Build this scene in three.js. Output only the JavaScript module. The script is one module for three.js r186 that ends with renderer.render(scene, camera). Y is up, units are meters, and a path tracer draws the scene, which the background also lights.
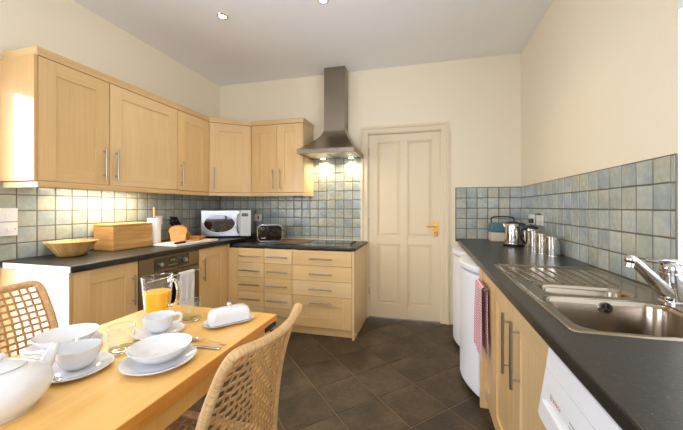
import * as THREE from 'three';
import { RoundedBoxGeometry } from 'three/addons/geometries/RoundedBoxGeometry.js';
import { mergeGeometries, mergeVertices, toCreasedNormals } from 'three/addons/utils/BufferGeometryUtils.js';
import { RectAreaLightUniformsLib } from 'three/addons/lights/RectAreaLightUniformsLib.js';

// ---------------------------------------------------------------- camera, sky, daylight, exposure
const scene = new THREE.Scene();
const camera = new THREE.PerspectiveCamera(2 * Math.atan(215 / 302) * 180 / Math.PI, 683 / 430, 0.03, 60);
camera.position.set(0, 1.24, 0);
camera.rotation.y = Math.atan((427 - 352) / 302);
camera.setViewOffset(683, 430, -10.5, 8, 683, 430);
const renderer = new THREE.WebGLRenderer({ antialias: true });
renderer.toneMapping = THREE.LinearToneMapping;
renderer.toneMappingExposure = 0.895;
renderer.shadowMap.enabled = true;
RectAreaLightUniformsLib.init();
scene.background = new THREE.Color(3.2, 3.4, 3.7);           // bright overcast sky, seen through the glazing
const DAY = new THREE.Color(0.9, 1.0, 1.22), WARM = new THREE.Color(1, 0.84, 0.6);
function daylight(name, w, h, pos, look, power) {             // sky light entering through one opening
  const l = new THREE.RectAreaLight(DAY, power, w, h);
  l.name = name; l.position.set(...pos); l.lookAt(...look); scene.add(l);
}
daylight('garden_door_daylight', 1.46, 1.92, [-2.76, 1.06, -0.5], [0, 1.06, -0.5], 4.9);
daylight('sink_window_daylight', 1.3, 1.06, [1.14, 1.48, -0.72], [0, 1.48, -0.72], 13);
daylight('added_window_daylight', 2.0, 1.3, [-0.85, 1.55, 2.08], [-0.85, 1.55, 0], 6);  // frontal fill light, entering by the window added behind the camera

// ---------------------------------------------------------------- room measures
const BZ = -3.357, LX = -2.58, RX = 0.92, FZ = 1.9, CH = 2.79;

// ---------------------------------------------------------------- helpers
let seed = 20240517;
const rnd = () => { seed = (seed * 1664525 + 1013904223) >>> 0; return seed / 4294967296; };
const R = (a, b) => a + (b - a) * rnd();
const taken = {};
function numbered(n) { if (!(n in taken)) { taken[n] = 0; return n; } return n + '_' + String(++taken[n]).padStart(3, '0'); }
function flat(g) { const r = g.index ? g.toNonIndexed() : g; for (const k of Object.keys(r.attributes)) if (!['position', 'normal', 'uv'].includes(k)) r.deleteAttribute(k); if (!r.attributes.uv) r.setAttribute('uv', new THREE.BufferAttribute(new Float32Array(r.attributes.position.count * 2), 2)); return r; }
function merge(list) { const a = list.flat(9).map(flat); return a.length === 1 ? a[0] : mergeGeometries(a, false); }
// uv in metres taken from the dominant axis of the normal
function uvm(g, rot = false, off) {
  g = flat(g); const p = g.attributes.position, n = g.attributes.normal, uv = g.attributes.uv, o = off || [rnd() * 7, rnd() * 7];
  for (let i = 0; i < p.count; i++) {
    const ax = Math.abs(n.getX(i)), ay = Math.abs(n.getY(i)), az = Math.abs(n.getZ(i));
    let u, v;
    if (ax >= ay && ax >= az) { u = p.getZ(i); v = p.getY(i); } else if (ay >= az) { u = p.getX(i); v = p.getZ(i); } else { u = p.getX(i); v = p.getY(i); }
    if (rot) [u, v] = [v, u];
    uv.setXY(i, u + o[0], v + o[1]);
  }
  return g;
}
function bx(x0, x1, y0, y1, z0, z1, r = 0.0015, rot = false) {
  const w = x1 - x0, h = y1 - y0, d = z1 - z0, q = Math.min(r, w * 0.45, h * 0.45, d * 0.45);
  const g = q > 0 ? new RoundedBoxGeometry(w, h, d, 1, q) : new THREE.BoxGeometry(w, h, d);
  g.translate((x0 + x1) / 2, (y0 + y1) / 2, (z0 + z1) / 2);
  return uvm(g, rot);
}
function cyl(r0, r1, y0, y1, x = 0, z = 0, seg = 28, open = false) { const g = new THREE.CylinderGeometry(r1, r0, y1 - y0, seg, 1, open); g.translate(x, (y0 + y1) / 2, z); return flat(g); }
function rod(a, b, r, seg = 12, r2 = r) {
  const A = new THREE.Vector3(...a), B = new THREE.Vector3(...b), d = B.clone().sub(A), g = new THREE.CylinderGeometry(r2, r, d.length(), seg);
  g.applyQuaternion(new THREE.Quaternion().setFromUnitVectors(new THREE.Vector3(0, 1, 0), d.clone().normalize()));
  g.translate((A.x + B.x) / 2, (A.y + B.y) / 2, (A.z + B.z) / 2); return flat(g);
}
function tube(pts, r, n = 40, seg = 10, closed = false) { return flat(new THREE.TubeGeometry(new THREE.CatmullRomCurve3(pts.map((p) => Array.isArray(p) ? new THREE.Vector3(...p) : p), closed, 'centripetal'), n, r, seg, closed)); }
// a tube whose radius follows a function of t in 0..1, with capped ends
function vtube(pts, rf, n = 30, seg = 14, squash = 1) {
  const c = new THREE.CatmullRomCurve3(pts.map((p) => new THREE.Vector3(...p)), false, 'centripetal'), fr = c.computeFrenetFrames(n), pos = [], idx = [], uv = [];
  for (let i = 0; i <= n; i++) {
    const p = c.getPointAt(i / n), r = rf(i / n);
    for (let j = 0; j <= seg; j++) { const a = j / seg * Math.PI * 2, q = p.clone().addScaledVector(fr.normals[i], Math.cos(a) * r).addScaledVector(fr.binormals[i], Math.sin(a) * r * squash); pos.push(q.x, q.y, q.z); uv.push(j / seg, i / n); }
  }
  for (let i = 0; i < n; i++) for (let j = 0; j < seg; j++) { const a = i * (seg + 1) + j, b = a + seg + 1; idx.push(a, b, a + 1, b, b + 1, a + 1); }
  for (const [i, flip] of [[0, 1], [n, 0]]) { const k = pos.length / 3, p = c.getPointAt(i / n); pos.push(p.x, p.y, p.z); uv.push(0, 0); for (let j = 0; j < seg; j++) { const a = i * (seg + 1) + j; if (flip) idx.push(k, a, a + 1); else idx.push(k, a + 1, a); } }
  const g = new THREE.BufferGeometry(); g.setAttribute('position', new THREE.Float32BufferAttribute(pos, 3)); g.setAttribute('uv', new THREE.Float32BufferAttribute(uv, 2)); g.setIndex(idx); g.computeVertexNormals(); return flat(g);
}
function lathe(prof, seg = 48) { return flat(toCreasedNormals(new THREE.LatheGeometry(prof.map(([r, y]) => new THREE.Vector2(r, y)), seg), 0.7)); }
function smoothLathe(prof, seg = 56, n = 60) { const c = new THREE.SplineCurve(prof.map(([r, y]) => new THREE.Vector2(r, y))); return flat(new THREE.LatheGeometry(c.getPoints(n).map((p) => new THREE.Vector2(Math.max(p.x, 0), p.y)), seg)); }
function extrude(pts, depth, bevel = 0, holes = []) {          // shape in xy, thickness along +z
  const s = new THREE.Shape(pts.map(([x, y]) => new THREE.Vector2(x, y)));
  for (const h of holes) s.holes.push(new THREE.Path(h.map(([x, y]) => new THREE.Vector2(x, y))));
  return flat(new THREE.ExtrudeGeometry(s, { depth: depth - 2 * bevel, bevelEnabled: bevel > 0, bevelSize: bevel, bevelThickness: bevel, bevelOffset: -bevel, bevelSegments: 2, curveSegments: 16 }).translate(0, 0, bevel));
}
function mesh(name, geo, mat, parent) {
  const m = new THREE.Mesh(Array.isArray(geo) ? merge(geo) : geo, mat); m.name = parent ? name : numbered(name); m.castShadow = m.receiveShadow = true; (parent || scene).add(m); return m;
}
function part(name, geo, mat, parent, label) { const m = mesh(name, geo, mat, parent); if (label) m.userData.label = label; return m; }
function thing(name, label, category, pos = [0, 0, 0], turn = 0, group) {
  const o = new THREE.Group(); o.name = numbered(name); o.position.set(...pos); o.rotation.y = turn; o.userData = { label, category }; if (group) o.userData.group = group; scene.add(o); return o;
}
function tag(o, label, category, group) { o.userData = { label, category }; if (group) o.userData.group = group; return o; }
function struct(name, geo, mat) { const m = mesh(name, geo, mat); m.userData.kind = 'structure'; return m; }
function structGroup(name, pos = [0, 0, 0], turn = 0) { const o = new THREE.Group(); o.name = numbered(name); o.position.set(...pos); o.rotation.y = turn; o.userData = { kind: 'structure' }; scene.add(o); return o; }
const P2 = Math.PI / 2;

// ---------------------------------------------------------------- textures
function lattice(n, s) { let q = s; const a = new Float32Array(n * n); for (let i = 0; i < n * n; i++) { q = (q * 1664525 + 1013904223) >>> 0; a[i] = q / 4294967296; } return a; }
function noiseFn(nx, ny, s) {  // tileable value noise over u,v in 0..1 with nx x ny cells
  const N = 256, L = lattice(N, s), sm = (t) => t * t * (3 - 2 * t);
  return (u, v) => {
    const x = u * nx, y = v * ny, x0 = Math.floor(x), y0 = Math.floor(y), fx = sm(x - x0), fy = sm(y - y0);
    const g = (i, j) => L[(((i % nx) + nx) % nx) % N + ((((j % ny) + ny) % ny) % N) * N];
    return (g(x0, y0) * (1 - fx) + g(x0 + 1, y0) * fx) * (1 - fy) + (g(x0, y0 + 1) * (1 - fx) + g(x0 + 1, y0 + 1) * fx) * fy;
  };
}
function tex(size, fn, { srgb = true, repeat = 1 } = {}) {
  const d = new Uint8Array(size * size * 4);
  for (let j = 0; j < size; j++) for (let i = 0; i < size; i++) {
    const c = fn(i / size, j / size), k = (j * size + i) * 4;
    d[k] = Math.max(0, Math.min(255, c[0])); d[k + 1] = Math.max(0, Math.min(255, c[1])); d[k + 2] = Math.max(0, Math.min(255, c[2])); d[k + 3] = 255;
  }
  const t = new THREE.DataTexture(d, size, size); t.magFilter = THREE.LinearFilter; t.minFilter = THREE.LinearMipmapLinearFilter; t.generateMipmaps = true; t.wrapS = t.wrapT = THREE.RepeatWrapping;
  if (srgb) t.colorSpace = THREE.SRGBColorSpace; if (repeat !== 1) t.repeat.set(repeat, repeat); t.needsUpdate = true; return t;
}
const mixc = (a, b, t) => a.map((x, i) => x + (b[i] - x) * t);
function woodTex(a, b, s, streak = 1, repeat = 1.2) {
  const n1 = noiseFn(90, 3, s), n2 = noiseFn(220, 6, s + 1), n3 = noiseFn(6, 2, s + 2), n4 = noiseFn(16, 1, s + 3), n5 = noiseFn(200, 90, s + 4);
  return tex(512, (u, v) => {
    const w = (n3(u, v) - 0.5) * 0.03, t = 0.5 + streak * ((n1(u + w, v) - 0.5) * 0.45 + (n2(u + w, v) - 0.5) * 0.35 + (n4(u, v) - 0.5) * 0.5 + (n3(u, v) - 0.5) * 0.35 + (n5(u, v) - 0.5) * 0.12);
    return mixc(a, b, Math.max(0, Math.min(1, t)));
  }, { repeat });
}
const maple = woodTex([220, 188, 137], [238, 207, 154], 11, 0.8);
const beech = woodTex([228, 178, 98], [240, 194, 116], 23);
const oak = woodTex([186, 136, 72], [222, 178, 112], 37, 1.3, 2.2);
const crust = (() => { const a = noiseFn(10, 10, 71), b = noiseFn(40, 40, 72); return tex(128, (u, v) => mixc([172, 96, 34], [232, 160, 78], a(u, v) * 0.6 + b(u, v) * 0.4), { repeat: 8 }); })();
const crumb = (() => { const a = noiseFn(48, 48, 73), b = noiseFn(110, 110, 74); return tex(256, (u, v) => mixc([196, 140, 76], [238, 196, 132], a(u, v) * 0.5 + b(u, v) * 0.5), { repeat: 6 }); })();
const stoneTop = (() => { const a = noiseFn(240, 240, 41), b = noiseFn(120, 120, 42), c = noiseFn(8, 8, 43); return tex(512, (u, v) => { const q = a(u, v), w = b(u, v); let k = 33 + (c(u, v) - 0.5) * 8; if (q > 0.74) k += (q - 0.74) * 420 * w; if (q < 0.22) k -= 12; return [k * 1.02, k * 0.99, k * 0.95]; }, { repeat: 2 }); })();
const glaze = (() => {
  const a = noiseFn(9, 9, 51), b = noiseFn(22, 22, 52), c = noiseFn(60, 60, 53), d = noiseFn(6, 6, 54);
  return tex(1024, (u, v) => {
    let k = mixc([156, 168, 168], [188, 192, 180], Math.max(0, Math.min(1, (a(u, v) - 0.2) * 1.4)));
    k = mixc(k, [196, 188, 164], Math.max(0, Math.min(1, (b(u, v) - 0.56) * 2)) * 0.65);
    k = mixc(k, [126, 143, 154], Math.max(0, Math.min(1, (d(u, v) - 0.55) * 2.2)) * 0.55);
    const g = (c(u, v) - 0.5) * 14; return k.map((x) => x + g);
  }, { repeat: 0.9 });
})();
const wavy = (() => { const a = noiseFn(24, 24, 61), b = noiseFn(64, 64, 62); return tex(512, (u, v) => { const k = 255 * (a(u, v) * 0.75 + b(u, v) * 0.25); return [k, k, k]; }, { srgb: false, repeat: 1.4 }); })();
const slate = (() => {
  const a = noiseFn(10, 10, 81), b = noiseFn(28, 28, 82), c = noiseFn(120, 120, 83), d = noiseFn(5, 5, 84);
  return tex(1024, (u, v) => { const t = a(u, v) * 0.4 + b(u, v) * 0.35 + d(u, v) * 0.25, k = mixc([48, 39, 28], [91, 76, 55], Math.max(0, Math.min(1, (t - 0.2) * 1.5))), g = (c(u, v) - 0.5) * 16; return k.map((x) => x + g); }, { repeat: 0.55 });
})();
const rough = (() => { const a = noiseFn(30, 30, 91), b = noiseFn(120, 120, 92); return tex(512, (u, v) => { const k = 255 * (a(u, v) * 0.5 + b(u, v) * 0.5); return [k, k, k]; }, { srgb: false, repeat: 1.5 }); })();
const plaster = (() => { const a = noiseFn(12, 12, 93), b = noiseFn(150, 150, 94); return tex(512, (u, v) => { const k = 255 * (a(u, v) * 0.7 + b(u, v) * 0.3); return [k, k, k]; }, { srgb: false, repeat: 0.8 }); })();
const brushed = (() => { const a = noiseFn(3, 250, 95), b = noiseFn(12, 120, 96); return tex(512, (u, v) => { const k = 255 * (a(u, v) * 0.6 + b(u, v) * 0.4); return [k, k, k]; }, { srgb: false, repeat: 3 }); })();
const wrap = (() => { const b = noiseFn(40, 40, 98); return tex(256, (u, v) => { const s = Math.abs(Math.sin(v * Math.PI * 24)), k = 255 * Math.pow(s, 0.6) * (0.85 + 0.15 * b(u, v)); return [k, k, k]; }, { srgb: false }); })();
const caneTex = (() => { const a = noiseFn(8, 60, 99), b = noiseFn(60, 8, 100); return tex(256, (u, v) => mixc([160, 118, 68], [212, 168, 110], a(u, v) * 0.6 + b(u, v) * 0.4)); })();
const rattanTex = (() => { const a = noiseFn(8, 60, 199), b = noiseFn(60, 8, 200); return tex(256, (u, v) => mixc([190, 148, 98], [228, 190, 140], a(u, v) * 0.6 + b(u, v) * 0.4)); })();
const terry = (() => { const a = noiseFn(128, 128, 101); return tex(256, (u, v) => { const k = 255 * a(u, v); return [k, k, k]; }, { srgb: false, repeat: 6 }); })();
const gingham = tex(128, (u, v) => { const i = Math.floor(u * 8) % 2, j = Math.floor(v * 8) % 2, s = i + j; return s === 0 ? [238, 228, 226] : s === 1 ? [224, 168, 174] : [184, 74, 94]; }, { repeat: 16 });

// ---------------------------------------------------------------- materials
const std = (o) => new THREE.MeshStandardMaterial(o), phy = (o) => new THREE.MeshPhysicalMaterial(o);
const M = {
  wall: std({ color: '#f4e8cc', roughness: 0.92, bumpMap: plaster, bumpScale: 0.0006 }),
  ceiling: std({ color: '#faf8f6', roughness: 0.95, bumpMap: plaster, bumpScale: 0.0006 }),
  paint: std({ color: '#e9d6b4', roughness: 0.42 }),
  white: std({ color: '#f3f2ef', roughness: 0.35 }),
  appliance: std({ color: '#eef0f4', roughness: 0.28 }),
  applianceGrey: std({ color: '#c9ccd2', roughness: 0.4 }),
  wood: [0, 1, 2].map((i) => phy({ map: maple, color: ['#ffffff', '#f8f0e4', '#fff9ee'][i], roughness: 0.36, clearcoat: 0.35, clearcoatRoughness: 0.12 })),
  endPanel: phy({ map: maple, color: '#f0dcc0', roughness: 0.3, clearcoat: 1, clearcoatRoughness: 0.06 }),
  table: phy({ map: beech, roughness: 0.34, clearcoat: 0.3, clearcoatRoughness: 0.2 }),
  lipping: phy({ map: beech, color: '#f3d3a6', roughness: 0.34, clearcoat: 0.3, clearcoatRoughness: 0.2 }),
  oak: std({ map: oak, roughness: 0.55 }),
  grout: std({ color: '#8d7a5c', roughness: 0.95 }),
  tileGrout: std({ color: '#6a6151', roughness: 0.95 }),
  floor: ['#ffffff', '#f2efe9', '#e8e4de'].map((c) => std({ map: slate, color: c, roughness: 0.5, bumpMap: rough, bumpScale: 0.0022 })),
  glaze: ['#ffffff', '#f2f5f6', '#fbf6e8', '#e9eef0', '#f4f6ef'].map((c) => phy({ map: glaze, color: c, roughness: 0.16, bumpMap: wavy, bumpScale: 0.0022, clearcoat: 0.4, clearcoatRoughness: 0.08 })),
  top: phy({ map: stoneTop, roughness: 0.34, bumpMap: rough, bumpScale: 0.0004 }),
  steel: std({ color: '#968c7d', metalness: 1, roughness: 0.32, bumpMap: brushed, bumpScale: 0.00025 }),
  sink: std({ color: '#9f9486', metalness: 1, roughness: 0.18 }),
  chrome: std({ color: '#c4c2bf', metalness: 1, roughness: 0.09 }),
  polish: std({ color: '#d8d4cc', metalness: 1, roughness: 0.12 }),
  handle: std({ color: '#aca59b', metalness: 1, roughness: 0.3 }),
  brass: std({ color: '#d6a648', metalness: 1, roughness: 0.25 }),
  black: std({ color: '#17171a', roughness: 0.35 }),
  gloss: std({ color: '#0d0d0f', roughness: 0.06 }),
  darkGlass: phy({ color: '#1b1917', roughness: 0.05, clearcoat: 1, clearcoatRoughness: 0.03 }),
  bronze: std({ color: '#8f8370', metalness: 1, roughness: 0.34 }),
  silver: std({ color: '#adaeb0', metalness: 0.8, roughness: 0.34 }),
  china: phy({ color: '#e3e5e9', roughness: 0.12, clearcoat: 0.6, clearcoatRoughness: 0.05 }),
  plastic: std({ color: '#f2efe8', roughness: 0.4 }),
  glass: phy({ color: '#ffffff', roughness: 0.02, transmission: 1, thickness: 0, ior: 1.5 }),
  tumbler: phy({ color: '#fafdfc', roughness: 0.02, transmission: 1, thickness: 0, ior: 1.6 }),
  solidGlass: phy({ color: '#f4fbf8', roughness: 0.01, transmission: 1, thickness: 0.02, ior: 1.5 }),
  juice: phy({ color: '#ffbe14', roughness: 0.25 }),
  cane: std({ map: caneTex, roughness: 0.6 }),
  rattan: std({ map: rattanTex, roughness: 0.5, bumpMap: wrap, bumpScale: 0.0011 }),
  towel: std({ color: '#eceae8', roughness: 0.95, bumpMap: terry, bumpScale: 0.0015 }),
  check: std({ map: gingham, roughness: 0.95, bumpMap: terry, bumpScale: 0.001 }),
  crust: std({ map: crust, roughness: 0.8 }), crumb: std({ map: crumb, roughness: 0.9 }),
  paper: std({ color: '#f5f3ef', roughness: 0.95, bumpMap: terry, bumpScale: 0.0006 }),
  teal: std({ color: '#4a7880', roughness: 0.5 }), cream: std({ color: '#d8c8ae', roughness: 0.5 }),
  red: std({ color: '#c21b1b', roughness: 0.4 }), blue: std({ color: '#2040b0', roughness: 0.4 }),
  panelGrey: std({ color: '#d2d2d0', roughness: 0.4 }),
  rackWood: std({ color: '#75624a', roughness: 0.45 }),
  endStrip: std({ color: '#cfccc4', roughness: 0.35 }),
  board: std({ color: '#ece6d8', roughness: 0.5 }),
  blind: phy({ color: '#f6f4ee', roughness: 0.8, transmission: 0.3, thickness: 0 }),
  patio: std({ color: '#b9b2a6', roughness: 0.9 }),
  lampGlow: std({ color: '#ffffff', emissive: new THREE.Color(1, 0.86, 0.64), emissiveIntensity: 6, roughness: 0.4 }),
};
let woodPick = 0; const W = () => M.wood[woodPick++ % 3];
function canvasMat(w, h, draw, extra = {}) { const c = document.createElement('canvas'); c.width = w; c.height = h; const x = c.getContext('2d'); draw(x, w, h); const t = new THREE.CanvasTexture(c); t.colorSpace = THREE.SRGBColorSpace; t.anisotropy = 8; return std({ map: t, roughness: 0.4, ...extra }); }
function plate(name, w, h, mat, parent, pos, rot = [0, 0, 0]) { const m = part(name, flat(new THREE.PlaneGeometry(w, h)), mat, parent); m.position.set(...pos); m.rotation.set(...rot); return m; }

// ---------------------------------------------------------------- room shell
const T = 0.16;
const GD = { z0: -1.25, z1: 0.25, y1: 2.08 };                    // glazed garden door in the left wall
const SW = { z0: -1.402, z1: -0.05, y0: 0.95, y1: 2.02 };         // window over the sink
const FW = { x0: -1.87, x1: 0.17, y0: 0.88, y1: 2.22 };           // unseen window behind the camera, added for frontal light
const DO = { x0: -0.645, x1: 0.143, y1: 2.06 };                  // kitchen door in the back wall
const pl = (...a) => bx(...a, 0);
const wallBack = struct('wall_back', [pl(LX - T, DO.x0, -0.1, CH, BZ - T, BZ), pl(DO.x1, RX + T, -0.1, CH, BZ - T, BZ), pl(DO.x0, DO.x1, DO.y1, CH, BZ - T, BZ)], M.wall);
const wallLeft = struct('wall_left', [pl(LX - T, LX, -0.1, CH, BZ, GD.z0), pl(LX - T, LX, -0.1, CH, GD.z1, FZ + T), pl(LX - T, LX, GD.y1, CH, GD.z0, GD.z1)], M.wall);
const wallRight = struct('wall_right', [pl(RX, RX + T, -0.1, CH, BZ, SW.z0), pl(RX, RX + T, -0.1, CH, SW.z1, FZ + T), pl(RX, RX + T, SW.y1, CH, SW.z0, SW.z1), pl(RX, RX + T, -0.1, SW.y0, SW.z0, SW.z1)], M.wall);
struct('wall_front', [pl(LX, FW.x0, -0.1, CH, FZ, FZ + T), pl(FW.x1, RX, -0.1, CH, FZ, FZ + T), pl(FW.x0, FW.x1, -0.1, FW.y0, FZ, FZ + T), pl(FW.x0, FW.x1, FW.y1, CH, FZ, FZ + T)], M.wall);
struct('ceiling', pl(LX - T, RX + T, CH, CH + T, BZ - T, FZ + T), M.ceiling);
struct('patio', pl(LX - 9, RX + 9, -0.3, -0.12, -9, 8), M.patio);

// floor: square tiles laid diagonally, each its own piece, over a recessed bed of grout
const floor = struct('floor', pl(LX - T, RX + T, -0.12, -0.004, BZ - T, FZ + T), M.grout);
{
  const h = 0.2178, gap = 0.0032, bev = 0.0022, ox = -0.0872, oz = -2.166;
  const clip = (poly, ax, v, keepLess) => { const out = []; for (let i = 0; i < poly.length; i++) { const a = poly[i], b = poly[(i + 1) % poly.length], ia = keepLess ? a[ax] <= v : a[ax] >= v, ib = keepLess ? b[ax] <= v : b[ax] >= v; if (ia) out.push(a); if (ia !== ib) { const t = (v - a[ax]) / (b[ax] - a[ax]); out.push([a[0] + (b[0] - a[0]) * t, a[1] + (b[1] - a[1]) * t]); } } return out; };
  const slab = (poly, uo) => {          // poly is wound so that its top faces up; centre at 0,0
    const n = poly.length, pos = [], uv = [], tri = [];
    const c = poly.reduce((s, p) => [s[0] + p[0] / n, s[1] + p[1] / n], [0, 0]);
    const top = poly.map(([x, z]) => { const dx = c[0] - x, dz = c[1] - z, l = Math.hypot(dx, dz) || 1; return [x + dx / l * bev * 1.4, 0, z + dz / l * bev * 1.4]; }), mid = poly.map(([x, z]) => [x, -bev, z]), low = poly.map(([x, z]) => [x, -0.008, z]);
    const put = (p) => { pos.push(...p); uv.push(p[0] + uo[0], p[2] + uo[1]); };
    for (let i = 1; i < n - 1; i++) { put(top[0]); put(top[i]); put(top[i + 1]); }
    for (let i = 0; i < n; i++) { const j = (i + 1) % n; for (const [A, B] of [[top, mid], [mid, low]]) { put(A[i]); put(B[i]); put(B[j]); put(A[i]); put(B[j]); put(A[j]); } }
    const g = new THREE.BufferGeometry(); g.setAttribute('position', new THREE.Float32BufferAttribute(pos, 3)); g.setAttribute('uv', new THREE.Float32BufferAttribute(uv, 2)); g.computeVertexNormals(); return g;
  };
  const q = h - gap, dia = [[q, 0], [0, -q], [-q, 0], [0, q]], whole = [...Array(6)].map(() => slab(dia, [rnd() * 9, rnd() * 9]));
  const x0 = LX + 0.004, x1 = RX - 0.004, z0 = BZ + 0.003, z1 = FZ - 0.004;
  for (let i = -14; i < 8; i++) for (let j = -22; j < 20; j++) {
    if (((i + j) % 2 + 2) % 2 !== 1) continue;
    const X = ox + i * h, Z = oz + j * h;
    if (X + q < x0 || X - q > x1 || Z + q < z0 || Z - q > z1) continue;
    let g = whole[Math.floor(rnd() * 6)];
    if (X - q < x0 || X + q > x1 || Z - q < z0 || Z + q > z1) {
      let p = dia.map(([a, b]) => [a + X, b + Z]); p = clip(clip(clip(clip(p, 0, x0, false), 0, x1, true), 1, z0, false), 1, z1, true);
      if (p.length < 3) continue; g = slab(p.map(([a, b]) => [a - X, b - Z]), [rnd() * 9, rnd() * 9]);
    }
    const t = part('floor_tile', g, M.floor[Math.floor(rnd() * 3)], floor); t.position.set(X, 0, Z); t.position.y = R(-0.0008, 0);
  }
}

// glazed wall tiles: 10 shapes, slightly uneven and pillowed, shared by all walls
const tileShapes = [...Array(12)].map(() => {
  const s = 0.5, pos = [], uv = [], idx = [], o = [rnd() * 8, rnd() * 8], j = () => R(-0.012, 0.012);
  const c = [[-s + j(), -s + j()], [s + j(), -s + j()], [s + j(), s + j()], [-s + j(), s + j()]];
  const rings = [[0.985, 0.12], [0.985, 0.6], [0.93, 0.92], [0.6, 1]];
  for (const [k, z] of rings) for (const [x, y] of c) { pos.push(x * k, y * k, z); uv.push(x * k * 0.105 + o[0], y * k * 0.105 + o[1]); }
  for (let r = 0; r < 3; r++) for (let i = 0; i < 4; i++) { const a = r * 4 + i, b = r * 4 + (i + 1) % 4; idx.push(a, b, b + 4, a, b + 4, a + 4); }
  idx.push(12, 13, 14, 12, 14, 15);
  const g = new THREE.BufferGeometry(); g.setAttribute('position', new THREE.Float32BufferAttribute(pos, 3)); g.setAttribute('uv', new THREE.Float32BufferAttribute(uv, 2)); g.setIndex(idx);
  return flat(toCreasedNormals(g, 0.45));
});
function tileWall(wall, turn, place, cols, rows, skip) {   // cols and rows are joint positions; place(u, v) -> world point
  for (let i = 0; i + 1 < cols.length; i++) for (let j = 0; j + 1 < rows.length; j++) {
    const w = Math.abs(cols[i + 1] - cols[i]), h = rows[j + 1] - rows[j], u = (cols[i] + cols[i + 1]) / 2, v = (rows[j] + rows[j + 1]) / 2;
    if (skip && skip(u, v)) continue;
    const t = part('tile', tileShapes[Math.floor(rnd() * 12)], M.glaze[Math.floor(rnd() * 5)], wall);
    t.position.set(...place(u, v)); t.rotation.set(R(-0.006, 0.006), turn + R(-0.006, 0.006), 0); t.scale.set(w - 0.0026, h - 0.0026, 0.0085);
  }
}
const seq = (a, b, p) => { const r = []; for (let x = a; p > 0 ? x <= b + 1e-6 : x >= b - 1e-6; x += p) r.push(x); return r; };
{
  const rows = seq(0.902, 1.36, 0.1045).concat([1.424]); const P = 0.1047;
  const G = 0.0062;  // a skim of grout behind the tiles
  mesh('grout', [pl(LX, LX + G, 0.88, 1.43, BZ, -1.265)], M.tileGrout, wallLeft);
  tileWall(wallLeft, P2, (u, v) => [LX, v, u], seq(-1.2677, BZ + 0.03, -P).concat([BZ + 0.012]), rows);
  mesh('grout', [pl(LX, -0.722, 0.84, 1.43, BZ, BZ + G), pl(-1.3, -0.722, 1.43, 1.86, BZ, BZ + G), pl(0.29, RX, 0.88, 1.445, BZ, BZ + G)], M.tileGrout, wallBack);
  const cb = seq(-0.722, -2.5, -0.1036).reverse(); cb.unshift(LX + 0.012);
  tileWall(wallBack, 0, (u, v) => [u, v, BZ], cb, [0.859, ...seq(0.902, 1.87, 0.1045)], (u, v) => v > 1.42 && u < -1.3);
  mesh('trim_strip', [bx(-1.98, -0.70, 0.8555, 0.866, BZ + 0.001, BZ + 0.012, 0.003)], M.cream, wallBack);
  const rr = seq(0.906, 1.45, 0.1071);
  tileWall(wallBack, 0, (u, v) => [u, v, BZ], seq(0.296, RX, 0.1037).concat([RX - 0.012]), rr);
  mesh('grout', [pl(RX - G, RX, 0.88, 1.443, BZ, -1.403)], M.tileGrout, wallRight);
  tileWall(wallRight, -P2, (u, v) => [RX, v, u], [-1.405, -1.427, ...seq(-1.523, BZ + 0.03, -0.1045), BZ + 0.012], rr);
}
// skirting boards
struct('baseboard_front', bx(LX, RX, 0, 0.12, FZ - 0.018, FZ, 0.004), M.paint);
struct('baseboard_back', bx(0.232, 0.90, 0, 0.12, BZ, BZ + 0.016, 0.004), M.paint);
struct('baseboard_left', bx(LX, LX + 0.018, 0, 0.12, GD.z1 + 0.08, FZ - 0.02, 0.004), M.paint);

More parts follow.
